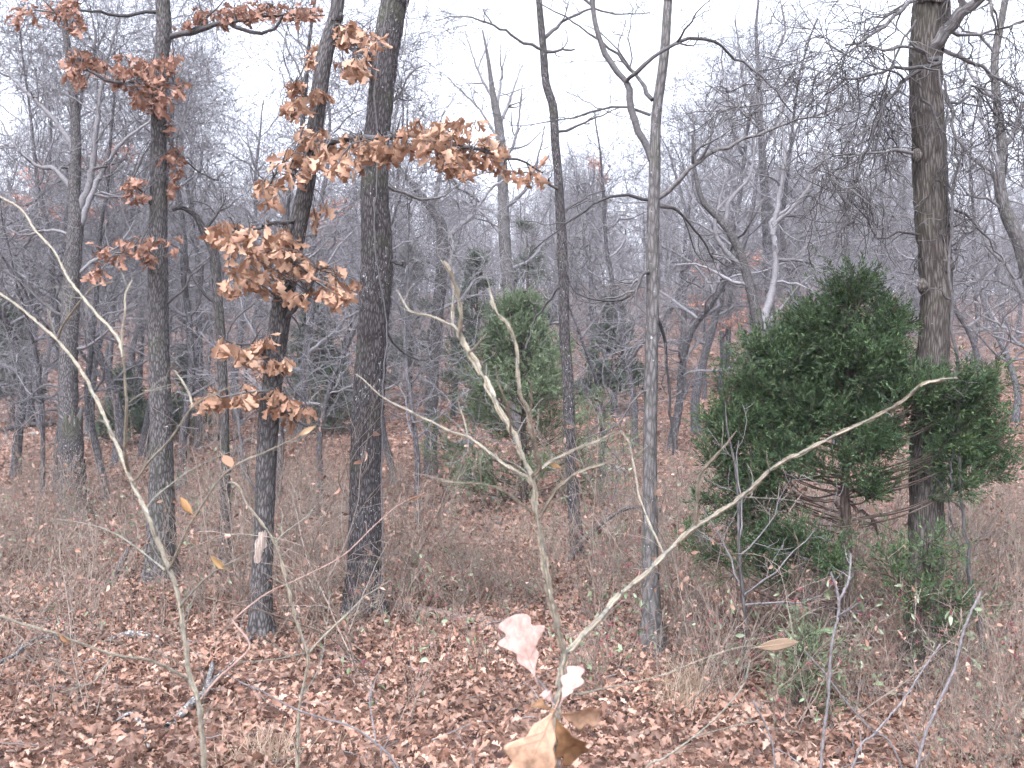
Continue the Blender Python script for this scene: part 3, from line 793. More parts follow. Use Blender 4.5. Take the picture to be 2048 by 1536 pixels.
t6.limb([(1832, 40, -0.08), (1800, 90, -0.2), (1775, 160, -0.2), (1760, 260, -0.2), (1742, 370, -0.2), (1738, 470, -0.2)], 5, 2, (8, 4, 3), (0.3, 0.2, 0.15), **droop)
mb = MB(); rk = np.random.default_rng(8)
for (px, py) in ((1845, 572), (1897, 532), (1833, 312)):
    c = P3(px, py, 5.62)
    for r_ in range(1):
        a = np.linspace(0, np.pi, 7); b = np.arange(8) * np.pi / 4
        Vv = np.stack([c[0] + 0.032 * np.outer(np.sin(a), np.cos(b)), c[1] + 0.03 * np.outer(np.sin(a), np.sin(b)), c[2] + 0.04 * np.outer(np.cos(a), np.ones(8))], -1) + rk.normal(0, 0.004, (7, 8, 3))
        ik = np.arange(56).reshape(7, 8)
        kb = MB(); kb.add(Vv, np.stack([ik[:-1], np.roll(ik[:-1], -1, 1), np.roll(ik[1:], -1, 1), ik[1:]], -1))
        child(kb, 'burl', M['bark_shaggy'], t6.root)
rv = np.random.default_rng(42)
vn = thing('hanging_vine', 'dark twisted vine stem hanging beside the big shaggy trunk on the right', 'vine', (*P3(1963, 1290, 5.5)[:2], 0.0))
for pts, r in (([(1968, 1330), (1962, 1265), (1945, 1180), (1935, 1110), (1925, 1020), (1915, 900), (1920, 800), (1905, 640), (1900, 480, 0.05), (1912, 300, 0.1), (1890, 160, 0.1)], 0.011), ([(1968, 1300), (1955, 1210), (1925, 1110), (1900, 1040), (1905, 900), (1898, 780)], 0.007)):
    mb = MB(); Pq, Rq = polyline_tube(mb, rv, path_px(pts, 5.45), r, r * 0.6, 6, 50, 0.008, 0.15)
    twig_out(mb, rv, Pq, Rq, (8, 3), (0.3, 0.12), 0.3, -0.03)
    child(mb, 'stem', M['limb_dark'], vn)

# -- tree at the right edge, arching limbs
t7 = Tree('oak_tree', 'crooked lichen-grey tree at the right edge, behind the big shaggy trunk', [(2120, 1130, 44), (2112, 900, 36), (2100, 720, 32), (2070, 600, 30), (2040, 490, 27), (2012, 425, 25), (2000, 370, 22), (2004, 300, 20), (1995, 210, 17), (1990, 120, 15), (2010, 0, 13), (2020, -100, 11)], 8.8, M['bark_smooth'], M['twig'], 17, above=(0.2, 0.3, 2.0), sides=20, ridges=10)
for i, (pts, w0) in enumerate([([(2008, 415), (1985, 350), (1950, 320), (1922, 292), (1900, 250)], 12), ([(2003, 300), (2030, 260), (2048, 200), (2090, 150)], 12), ([(1992, 200), (1960, 170), (1930, 130), (1915, 60)], 9), ([(2000, 345), (1985, 300), (1965, 240), (1955, 150), (1965, 60)], 10), ([(2085, 640), (2040, 590), (2015, 530), (1980, 500), (1950, 440)], 12), ([(2100, 720), (2050, 700), (2000, 650), (1940, 620)], 9), ([(2012, 430), (1980, 400), (1940, 390), (1905, 350)], 7), ([(1990, 110), (1960, 70), (1925, 60), (1905, 20)], 7), ([(2030, 480), (2060, 420), (2048, 330), (2070, 260)], 10)]):
    t7.limb(pts, w0, 2.5, (6, 5, 3), (0.7, 0.4, 0.2), wig=0.3, up=0.04)

# -- double trunk with a broken snag, left
t8 = Tree('oak_tree', 'crooked grey oak rising behind the broken snag at the left', [(142, 1030, 40), (138, 900, 38), (137, 760, 36), (140, 640, 34), (146, 520, 32), (152, 440, 30), (148, 380, 24), (152, 300, 20), (148, 200, 17), (136, 100, 13), (130, 0, 11)], 12.6, M['bark_oak'], M['twig'], 18, above=(0.1, 0.2, 1.5), sides=26)
for pts, w0 in [([(150, 440), (180, 360), (190, 280), (200, 190), (215, 120), (240, 30)], 17), ([(153, 470), (200, 350), (250, 280), (300, 240), (330, 180)], 14), ([(146, 380), (110, 340), (70, 330), (30, 290), (0, 240)], 12), ([(150, 300), (110, 240), (60, 190), (20, 150), (-20, 90)], 12), ([(140, 640), (90, 610), (40, 560), (0, 540)], 9), ([(142, 560), (190, 520), (230, 500), (270, 440)], 10), ([(138, 700), (180, 690), (220, 660), (260, 655)], 8), ([(148, 200), (180, 140), (190, 80), (180, 10)], 9), ([(140, 470), (100, 460), (50, 470), (0, 450)], 8), ([(137, 780), (90, 770), (50, 800), (10, 810)], 6)]:
    t8.limb(pts, w0, 2.5, (7, 5, 4), (0.9, 0.5, 0.25), wig=0.3)
t8b = Tree('broken_snag', 'dead broken-topped snag with jagged pale splinters at the left', [(152, 1035, 52), (150, 980, 46), (146, 920, 44), (143, 880, 44), (142, 850, 42)], 11.6, M['bark_dark'], M['twig'], 19, cat='dead tree', sides=30, top_jag=0.10)

rs = np.random.default_rng(55)
mb = MB()
for i in range(16):                                               # pale splinters of torn wood
    a = rs.uniform(0, 2 * np.pi); rr_ = rs.uniform(.02, .10)
    b0 = t8b.P[-1] + np.array([math.cos(a) * rr_, math.sin(a) * rr_, -.06])
    mb.tubes(catmull(np.array([b0, b0 + (rs.normal(0, .01), rs.normal(0, .01), rs.uniform(.06, .20))]), 4), np.linspace(.026, .004, 4), 5, rs)
child(mb, 'splinter', M['bare_wood'], t8b.root)

# -- curvy thin dark tree
t9 = Tree('young_oak', 'thin crooked dark young tree between the left oak and the leaning oak', [(450, 1165, 26), (452, 1010, 20), (449, 880, 19), (446, 780, 18), (442, 680, 18), (436, 600, 18), (430, 520, 19), (422, 490, 18), (407, 461, 15), (396, 438, 12), (386, 427, 11), (365, 416, 9), (345, 420, 6)], 8.5, M['bark_oak'], M['limb_dark'], 20, sides=18, ridges=8, flare=0.2)
t9.limb([(410, 465), (425, 440), (445, 410), (452, 390)], 9, 2, (5, 4, 2), (0.3, 0.2, 0.12))
t9.limb([(446, 780), (470, 820), (480, 880), (490, 960)], 9, 4, (4, 3, 2), (0.25, 0.16, 0.1))
t9.limb([(436, 610), (410, 590), (380, 540), (372, 470)], 7, 2, (5, 4, 2), (0.3, 0.2, 0.12))
t9.limb([(445, 700), (470, 640), (520, 600), (545, 605)], 6, 2, (5, 4, 2), (0.3, 0.2, 0.12))
t9.limb([(449, 860), (420, 830), (400, 780), (360, 760)], 5, 2, (4, 3, 2), (0.25, 0.16, 0.1))

# -- pale tree with a forked top and the leaning one beside it
t12 = Tree('pale_tree', 'pale smooth-barked tree with upswept dead top behind the young cedar', [(1040, 905, 30), (1032, 760, 27), (1022, 620, 25), (1014, 540, 24), (1008, 450, 23), (1006, 376, 21), (1003, 300, 19), (996, 240, 17), (988, 200, 14), (982, 160, 9), (975, 110, 6), (965, 60, 3)], 19.5, M['bark_smooth'], M['twig_far'], 24, sides=18, flare=0.2)
for pts, w0 in [([(993, 220), (1000, 180), (1005, 140), (1015, 95)], 8), ([(1000, 250), (1020, 200), (1030, 170), (1045, 130)], 8), ([(990, 205), (965, 160), (945, 110), (930, 60)], 7), ([(1002, 290), (960, 220), (920, 180), (895, 155)], 7), ([(1004, 330), (1030, 280), (1040, 220), (1045, 170)], 8), ([(1008, 420), (1050, 380), (1075, 320), (1090, 250)], 9), ([(1010, 480), (970, 430), (930, 400), (900, 340)], 8), ([(1015, 540), (1060, 520), (1100, 470), (1130, 400)], 8), ([(1025, 640), (1080, 660), (1110, 620), (1112, 560), (1100, 520)], 14)]:
    t12.limb(pts, w0, 2, (5, 4, 3), (0.9, 0.6, 0.35), wig=0.16, up=0.10)
t11 = Tree('forked_tree', 'grey tree forking wide, between the thick trunk and the young cedar', [(862, 830, 26), (866, 740, 24), (874, 640, 24), (882, 560, 23), (885, 500, 23), (882, 450, 20), (868, 425, 15), (845, 395, 13), (822, 365, 11), (790, 320, 8), (770, 250, 5)], 15.5, M['bark_oak'], M['twig'], 25, sides=18, flare=0.2)
for pts, w0 in [([(885, 490), (910, 462), (940, 435), (965, 400), (990, 370), (1040, 350)], 13), ([(880, 440), (872, 400), (880, 340), (870, 280), (890, 220)], 12), ([(840, 390), (810, 390), (780, 380), (740, 400)], 8), ([(884, 540), (850, 520), (810, 525), (780, 500)], 8), ([(876, 620), (920, 600), (950, 560), (990, 550)], 8), ([(870, 700), (830, 680), (800, 640), (770, 650)], 7), ([(905, 468), (920, 430), (915, 380), (940, 320)], 9)]:
    t11.limb(pts, w0, 2.5, (6, 5, 4), (0.9, 0.5, 0.25), wig=0.3)

# -- right-hand middle trees
t14 = Tree('forked_tree', 'V-forked tree on the slope left of the large cedar', [(1512, 800, 26), (1516, 720, 25), (1520, 668, 25), (1508, 610, 20), (1496, 560, 18), (1482, 510, 17), (1462, 470, 15), (1440, 440, 13), (1405, 400, 11), (1390, 340, 8), (1385, 270, 5)], 16.0, M['bark_oak'], M['twig'], 26, sides=18, flare=0.2)
for pts, w0 in [([(1520, 668), (1534, 620), (1547, 570), (1553, 510), (1545, 470), (1543, 440), (1580, 415), (1620, 380)], 18), ([(1545, 470), (1560, 380), (1570, 300), (1560, 220), (1580, 140)], 12), ([(1490, 540), (1450, 500), (1430, 460), (1440, 400), (1460, 330)], 12), ([(1553, 520), (1590, 520), (1640, 530), (1690, 545)], 8), ([(1520, 660), (1560, 620), (1600, 570), (1640, 545), (1680, 545)], 9), ([(1450, 450), (1460, 400), (1500, 350), (1510, 260)], 10), ([(1500, 570), (1460, 560), (1400, 530), (1350, 530)], 8), ([(1545, 450), (1600, 400), (1640, 330), (1660, 250)], 9)]:
    t14.limb(pts, w0, 2.5, (7, 5, 4), (0.9, 0.5, 0.25), wig=0.3)
t15 = Tree('pale_tree', 'tall straight pale trunk behind the V-forked tree, left of the large cedar', [(1545, 740, 20), (1540, 620, 19), (1535, 500, 18), (1530, 400, 17), (1524, 300, 15), (1518, 200, 12), (1516, 130, 9), (1512, 60, 6), (1518, -10, 4)], 22.0, M['bark_far'], M['twig_far'], 27, sides=16, flare=0.15)
for pts, w0 in [([(1524, 300), (1560, 230), (1580, 180), (1600, 100)], 8), ([(1520, 230), (1490, 180), (1480, 110), (1470, 40)], 8), ([(1530, 400), (1490, 350), (1450, 310), (1430, 250)], 9), ([(1518, 160), (1550, 110), (1570, 60), (1560, 0)], 6), ([(1532, 440), (1580, 400), (1620, 370), (1640, 300)], 9), ([(1528, 350), (1480, 300), (1460, 220), (1450, 150)], 8), ([(1535, 520), (1590, 480), (1640, 460), (1680, 410)], 8)]:
    t15.limb(pts, w0, 2.5, (7, 5, 4), (1.2, 0.7, 0.35), wig=0.26)

# -- arching bent sapling right of the thin curved tree, bare pale sapling left of the cedar
t16 = Tree('bent_sapling', 'dark bent sapling arching to the right at the foot of the thin curving trunk', [(1120, 1160, 12), (1140, 1120, 12), (1165, 1085, 12), (1205, 1045, 10), (1250, 1018, 8), (1300, 1015, 5), (1330, 1022, 3)], 9.0, M['bark_oak'], M['limb_dark'], 28, sides=12, ridges=6, flare=0.1)
t16.limb([(1190, 1060), (1220, 1010), (1235, 960), (1230, 900)], 5, 1.5, (4, 3, 2), (0.3, 0.16, 0.1))
t17 = Tree('bare_sapling', 'thin pale bare sapling in front of the left side of the large cedar', [(1490, 1290, 9), (1487, 1200, 8), (1478, 1100, 7), (1477, 1010, 6), (1470, 930, 5), (1455, 860, 4), (1450, 800, 2)], 5.4, M['bark_smooth'], M['grey_stem'], 29, sides=10, ridges=5, flare=0.05)
for pts, w0 in [([(1488, 1200), (1455, 1100, 0.1), (1425, 1050, 0.1), (1400, 1010, 0.1)], 5), ([(1488, 1190), (1540, 1150, -0.1), (1600, 1090, -0.1), (1630, 1060, -0.1)], 5), ([(1478, 1080), (1485, 1020), (1475, 960), (1478, 880)], 4), ([(1489, 1210), (1560, 1205, -0.1), (1640, 1195, -0.1), (1690, 1140, -0.1)], 5), ([(1480, 1110), (1530, 1060), (1560, 1000), (1580, 960)], 4)]:
    t17.limb(pts, w0, 1.5, (4, 3), (0.25, 0.12), wig=0.15)
# ------------------------------------------------------------------ bare woodland trees behind
def woodland_variant(seed, H, r, crook=0.06, limbs=22, spread=0.34, low=0.14, dens=(6, 5, 2)):
    rng = np.random.default_rng(seed)
    tm, cm = MB(), MB()
    n = 26
    P = grow(rng, np.zeros((1, 3)), np.array([[rng.normal(0, .06), rng.normal(0, .06), 1.0]]), np.array([H]), n, crook, 0.05)
    P[:, 0, 2] -= 0.15
    s = np.linspace(0, 1, n + 1)
    R = (r * (1 - 0.86 * s ** 1.1) * (1 + 0.4 * np.exp(-s * 40)))[None]
    tm.tubes(P, R, 9, rng)
    c = int(limbs)
    t = np.sort(rng.uniform(low, 0.99, c)) ** 0.9
    k = np.minimum((t * n).astype(int), n - 1)
    S = P[0][k]; rr = R[0][k]
    az = np.arange(c) * 2.4 + rng.uniform(0, 1, c)
    el = np.radians(np.interp(t, [0, 0.4, 1.0], [8, 28, 62]) + rng.normal(0, 12, c))
    D = np.stack([np.cos(az) * np.cos(el), np.sin(az) * np.cos(el), np.sin(el)], -1)
    ln = H * spread * np.interp(t, [0, 0.35, 0.6, 1.0], [0.6, 1.0, 0.95, 0.42]) * rng.uniform(0.6, 1.2, c)
    PL = grow(rng, S, D, ln, 14, 0.23, 0.035)
    RL = taper(np.clip(rr * rng.uniform(0.35, 0.65, c), 0.008, None), 0.004, 14)
    cm.tubes(PL, RL, 5, rng)
    twig_out(cm, rng, PL, RL, dens, (1.25, 0.72, 0.36), 0.36, 0.03, 0.003, 0.18, (4, 3, 3))
    return tm, cm


VARS = []
vdefs = [(101, 8.6, .088, .05, 22, .33, .16, (6, 5, 2)), (102, 7.8, .078, .09, 20, .36, .12, (6, 5, 2)), (103, 9.2, .098, .06, 22, .30, .20, (6, 5, 2)), (104, 7.0, .066, .10, 18, .38, .10, (6, 5, 2)),
         (105, 8.2, .07, .07, 20, .30, .14, (6, 5, 2)), (106, 7.4, .09, .08, 20, .40, .14, (6, 5, 2)), (107, 5.2, .042, .08, 16, .30, .10, (5, 4, 2)), (108, 3.8, .035, .09, 14, .34, .08, (5, 4, 2)),
         (109, 8.0, .085, .07, 16, .36, .14, (5, 4, 2)), (110, 7.2, .08, .09, 15, .38, .12, (5, 4, 2)), (111, 8.8, .09, .06, 16, .34, .18, (5, 4, 2)), (112, 7.6, .08, .08, 16, .36, .14, (5, 4, 2))]
for (sd_, H, r, ck, lb, spd, lw, dn) in vdefs:
    tm, cm = woodland_variant(sd_, H, r, ck, lb, spd, lw, dn)
    VARS.append((tm.build('trunk', M['bark_far']), cm.build('crown', M['twig_far']), H, r))
_first = [True] * len(VARS)


def wood_tree(k, x, y, h, wscale, rot, label, group, name='bare_tree', tilt=(0, 0)):
    z = float(ground(x, y))
    root = thing(name, label, 'tree', (x, y, z), group)
    s = h / VARS[k][2]
    root.rotation_euler = (tilt[0], tilt[1], rot)
    root.scale = (s * wscale, s * wscale, s)
    if _first[k]:
        _first[k] = False
        for o in VARS[k][:2]:
            o.parent = root
    else:
        for o in VARS[k][:2]:
            c = o.copy(); COL.objects.link(c); c.parent = root
    return root


WR = np.random.default_rng(77)
placed = [(p.location.x, p.location.y) for p in COL.objects if p.type == 'EMPTY']
# trunks one can pick out, by column and row of their foot: (px, row, height, variant, label)
spots = [(30, 960, 9.0, 3, 'slim dark bare tree at the far left edge, left of the broken snag'), (88, 1000, 5.5, 6, 'thin leaning bare sapling just left of the broken snag'),
         (112, 985, 8.5, 4, 'thin bare trunk touching the left side of the broken snag'), (212, 1000, 8.0, 4, 'thin straight bare trunk right of the broken snag'),
         (232, 930, 9.5, 1, 'bare grey tree midway between the snag and the left oak'), (285, 915, 9.5, 2, 'reddish-grey bare trunk close to the left of the left oak'),
         (362, 985, 9.0, 4, 'slim bare trunk close to the right of the left oak'), (395, 900, 10.0, 0, 'bare trunk on the slope between the left oak and thin crooked tree'),
         (553, 1010, 9.0, 4, 'straight grey trunk showing just right of the leaning oak'), (600, 890, 10.0, 5, 'bare tree on the slope right of the leaning oak'),
         (640, 1030, 6.0, 6, 'thin bare sapling between the leaning oak and the thickest trunk'), (668, 850, 9.0, 3, 'bare tree close to the left of the thickest trunk'),
         (790, 980, 8.0, 4, 'thin grey trunk close to the right of the thickest trunk'), (835, 1045, 6.5, 6, 'pale slim trunk low right of the thickest trunk'),
         (905, 838, 9.0, 1, 'dark trunk just left of the young cedar on the slope'), (1205, 985, 6.0, 6, 'thin upright sapling right of the thin curving trunk'),
         (1228, 830, 10.0, 2, 'bare tree on the slope left of the slender forked tree'), (1270, 900, 9.5, 0, 'grey trunk close to the left of the slender forked tree'),
         (1345, 905, 9.0, 3, 'dark bare trunk close to the right of the slender forked tree'), (1368, 800, 10.0, 5, 'bare trunk on the slope right of the slender forked tree'),
         (1395, 870, 10.5, 2, 'upright grey trunk left of the large cedar'), (1440, 780, 9.5, 1, 'bare tree further back left of the large cedar'),
         (1620, 800, 10.0, 0, 'bare tree rising directly behind the large cedar'), (1760, 770, 9.5, 5, 'bare tree on the slope between cedar top and big shaggy trunk'),
         (1960, 900, 8.5, 3, 'bare tree behind the right lobe of the large cedar'), (2030, 850, 9.0, 1, 'bare tree on the slope at the right edge'),
         (60, 850, 10.0, 5, 'bare tree with wide crown high at the left edge'), (180, 870, 10.0, 0, 'bare tree behind the crooked oak at the left'),
         (480, 850, 10.0, 2, 'bare tree on the slope left of the leaning oak'), (330, 830, 10.5, 5, 'bare tree standing behind the left oak'),
         (720, 800, 10.5, 0, 'bare tree standing behind the thickest trunk'), (960, 790, 9.5, 3, 'bare tree behind the crown of the young cedar'),
         (1100, 800, 9.0, 2, 'bare tree behind the thin curving trunk'), (1180, 800, 8.5, 3, 'bare tree right of the thin curving trunk on the slope'),
         (1300, 790, 10.5, 1, 'bare tree directly behind the slender forked tree'), (1860, 800, 9.0, 2, 'bare tree directly behind the big shaggy trunk')]
for (px, row, h, k, lab) in spots:
    d = on_ground(px, row)
    x, y = (px - 1024) / F * d, d
    placed.append((x, y))
    wood_tree(k, x, y, h * (0.62 if 800 < px < 1290 else 0.76), WR.uniform(0.95, 1.2), WR.uniform(0, 6.28), lab, 'bare woodland trees', 'bare_sapling' if k > 5 else 'bare_tree', (WR.normal(0, .03), WR.normal(0, .03)))


def region(x, y):
    px = 1024 + x / y * F
    where = ['at the far left', 'behind the left oak', 'behind the thickest trunk', 'behind the young cedar', 'behind the slender forked tree', 'behind the large cedar', 'behind the big shaggy trunk']
    i = int(np.clip(np.searchsorted([200, 480, 860, 1120, 1420, 1780], px), 0, 6))
    dep = 'on the near slope' if y < 28 else ('on the middle slope' if y < 42 else 'high on the slope')
    return where[i], dep


ORD = ['leftmost', 'second from left', 'third from left', 'fourth from left', 'fifth from left', 'sixth from left', 'seventh from left', 'eighth from left', 'ninth from left', 'tenth from left', 'eleventh from left', 'twelfth from left', 'thirteenth from left', 'fourteenth from left', 'fifteenth from left', 'sixteenth from left', 'seventeenth from left', 'eighteenth from left', 'nineteenth from left', 'twentieth from left', 'last from left']
plan = {}
tries = cnt = 0
while cnt < 150 and tries < 6000:
    tries += 1
    y = math.sqrt(WR.uniform(18 ** 2, 62 ** 2)); x = WR.uniform(-0.62, 0.62) * y
    if min((x - a) ** 2 + (y - b) ** 2 for a, b in placed) < (2.3 ** 2 if y < 40 else 2.8 ** 2):
        continue
    placed.append((x, y)); cnt += 1
    k = int(WR.choice(8, p=[.11, .11, .11, .11, .11, .11, .20, .14])) if y < 44 else int(WR.choice([8, 9, 10, 11]))
    w, dp = region(x, y)
    plan.setdefault(('slender bare sapling' if k in (6, 7) else 'tall bare grey tree', dp, w), []).append((x / y, x, y, k))
for (size, dp, w), items in plan.items():
    for i, (_, x, y, k) in enumerate(sorted(items)):
        lab = f'{size} {dp} {w}' if len(items) == 1 or i > 20 else f'{ORD[i]} {size} {dp} {w}'
        wood_tree(k, x, y, VARS[k][2] * WR.uniform(0.85, 1.12) * (0.70 if -0.12 < x / y < 0.15 and y < 44 else 0.94), WR.uniform(0.9, 1.15), WR.uniform(0, 6.28), lab, f'{size}s {dp} {w}', 'bare_sapling' if k in (6, 7) else 'bare_tree', (WR.normal(0, .04), WR.normal(0, .04)))

for k, v in enumerate(VARS):
    if _first[k]:                                    # a kind that found no place
        bpy.data.objects.remove(v[0]); bpy.data.objects.remove(v[1])

# the far wooded hillside that reads as one mass
n = 900
fy = np.sqrt(WR.uniform(60 ** 2, 160 ** 2, n)); fx = WR.uniform(-0.66, 0.66, n) * fy
fz = ground(fx, fy)
fs = WR.uniform(0.7, 1.1, n)
scatter('distant_woodland', np.stack([fx, fy, fz], -1), np.stack([WR.normal(0, .03, n), WR.normal(0, .03, n), WR.uniform(0, 6.28, n)], -1),
        np.stack([fs * 0.95, fs * 0.95, fs], -1), WR.integers(0, 4, n), [v[:2] for v in VARS[8:]], 'distant grey mass of bare trees covering the far hillside')['category'] = 'woodland'


# -- brown-leaved young oaks in the background
def leaf_cloud(rng, n, c, rad, size, mb, kinds=9):
    for _ in range(n):
        v = rng.normal(0, 1, 3); v = v / np.linalg.norm(v) * rng.random() ** 0.5
        pos = np.asarray(c) + v * np.asarray(rad)
        k = int(rng.integers(0, kinds))
        m = np.array(frame(rng.normal(0, 1, 3) + np.array([0, 0, -0.6]), rng.uniform(-2, 2))) * size * rng.uniform(.7, 1.2)
        vv, q = LEAF_V[k]
        mb.add(vv @ m.T + pos, q, vv * 3 + k, np.full(len(vv), rng.random()))


for i, (px, row, h, tops, lab) in enumerate([(1410, 800, 4.8, [(1408, 545, 34, 26), (1400, 610, 26, 26), (1430, 650, 22, 20)], 'small tree with faded orange leaves left of the large cedar'),
                                             (1480, 800, 5.0, [(1500, 600, 18, 34), (1470, 640, 20, 18), (1510, 520, 20, 16)], 'small tree with faded orange leaves beside the V-forked tree'),
                                             (655, 830, 6.5, [(640, 440, 40, 22), (680, 410, 36, 20), (660, 480, 30, 16)], 'small leafy oak behind the leaning oak, pinkish-brown leaves'),
                                             (80, 860, 6.0, [(75, 350, 40, 30), (40, 400, 36, 20), (110, 420, 30, 26), (60, 470, 40, 14)], 'small leafy oak high at the left edge, dull red leaves'),
                                             (1195, 800, 7.0, [(1190, 325, 18, 16), (1205, 360, 12, 16)], 'thin tree with a few red-brown leaves right of the thin curving trunk'),
                                             (210, 880, 6.0, [(200, 330, 36, 30), (235, 400, 30, 26), (190, 430, 40, 20), (250, 300, 22, 20)], 'small leafy oak between the snag and the left oak, dull brown leaves')]):
    rng = np.random.default_rng(300 + i)
    d = on_ground(px, row)
    root = thing('leafy_oak', lab, 'tree', (*P3(px, row, d)[:2], float(ground(*P3(px, row, d)[:2]))), 'small oaks holding their leaves')
    b = np.array(root.location)
    top = P3(tops[0][0], tops[0][1], d)
    mt, mc, ml = MB(), MB(), MB()
    mid = (b + top) / 2 + rng.normal(0, .15, 3)
    Pt, Rt = polyline_tube(mt, rng, np.array([b - (0, 0, .1), mid, top]), 0.06, 0.012, 8, 24, 0.01)
    ends = []
    for (cx, cy, rx, ry) in tops:
        c = P3(cx, cy, d)
        for _ in range(9):
            e = c + rng.normal(0, 1, 3) * (rx / F * d * .6, .4, ry / F * d * .6)
            s = Pt[0][int(rng.integers(8, 20))]
            mc.tubes(catmull(np.array([s, (s + e) / 2 + rng.normal(0, .12, 3), e]), 8), np.linspace(.016, .003, 8), 4, rng)
        leaf_cloud(rng, 95, c, (rx / F * d, 0.6, ry / F * d), 0.12, ml)
    child(mt, 'trunk', M['bark_far'], root); child(mc, 'branches', M['twig_far'], root)
    tag(child(ml, 'foliage', M['far_leaf'], root), kind='stuff')


# ------------------------------------------------------------------ red cedars
def sprays(mb, rng, P, R, n_spray, ln, leafl, leafw, per, t0=0.3, up=0.06):
    """feathery scale-leaf sprays along twigs P"""
    S, D, r, par, t = sprout(rng, P, R, n_spray, t0, 1.0, 0.35, 1.05)
    Ps = grow(rng, S, D, ln * rng.uniform(.6, 1.25, len(S)), 4, 0.12, up)
    c = per
    S2, D2, _, par2, t2 = sprout(rng, Ps, np.zeros(Ps.shape[:2]), c, 0.0, 1.0, 0.3, 0.75)
    m = len(S2)
    l = leafl * rng.uniform(.6, 1.25, m)[:, None]
    side = norm(np.cross(D2, rng.normal(0, 1, (m, 3)))) * (leafw * rng.uniform(.7, 1.3, m))[:, None]
    Vv = np.stack([S2 - side * .5, S2 + D2 * l * .5 - side, S2 + D2 * l, S2 + D2 * l * .5 + side], 1)
    rn = np.repeat((rng.uniform(0, 1, len(P))[par] * 0.7)[par2] + rng.uniform(0, .3, m), 4)
    mb.add(Vv.reshape(-1, 3), np.arange(m * 4).reshape(m, 4), Vv.reshape(-1, 3), rn)


def cedar_cone(name, label, px, row, top_row, half_w, seed, mat, nb=55, per=9, leafl=0.045, leafw=0.007, low=0.08, sub=7, nsp=7, lean=0.0, bare=0.25, d=None, power=0.85):
    rng = np.random.default_rng(seed)
    d = d or on_ground(px, row)
    b = P3(px, row, d); b[2] = float(ground(b[0], b[1]))
    H = EYE - (top_row - 768) / F * d - b[2]; Rr = half_w / F * d
    root = thing(name, label, 'cedar tree', tuple(b), 'red cedars in the wood')
    mt, mc, ml = MB(), MB(), MB()
    Pt, Rt = polyline_tube(mt, rng, np.array([b - (0, 0, .05), b + (lean * .4, 0, H * .5), b + (lean, 0, H * 0.97)]), 0.018 * H + .008, 0.004, 8, 26, 0.008)
    t = low + (0.97 - low) * rng.random(nb) ** 1.25
    k = (t * 25).astype(int)
    S = Pt[0][k]
    az = rng.uniform(0, 2 * np.pi, nb)
    lump = 1 + 0.22 * np.sin(az * 2 + t * 7 + seed) + rng.normal(0, .12, nb)
    ln = np.maximum(0.12, Rr * (1 - t) ** power * lump * 1.08)
    el = np.radians(np.interp(t, [0, .5, 1], [2, 22, 60]) + rng.normal(0, 8, nb))
    D = np.stack([np.cos(az) * np.cos(el), np.sin(az) * np.cos(el), np.sin(el)], -1)
    PB = grow(rng, S, D, ln, 9, 0.08, 0.05)
    RB = taper(np.full(nb, 0.009) * (0.6 + H / 6), 0.002, 9)
    mc.tubes(PB, RB, 5, rng)
    S2, D2, r2, par, tt = sprout(rng, PB, RB, sub, bare, 1.0, 0.35, 0.9)
    P2 = grow(rng, S2, D2, np.maximum(.08, ln[par] * 0.38 * (1.15 - tt)) + 0.05, 5, 0.12, 0.06)
    R2 = taper(np.full(len(S2), .0035), .0012, 5)
    mc.tubes(P2, R2, 3, rng)
    tipP = np.concatenate([P2, PB[:, -6:]], 0); tipR = np.zeros(tipP.shape[:2])
    sprays(ml, rng, tipP, tipR, nsp, 0.11 + 0.012 * d * .3, leafl, leafw, per, 0.1)
    child(mt, 'trunk', M['cedar_bark'], root); child(mc, 'branches', M['cedar_bark'], root); child(ml, 'foliage', mat, root)
    return root


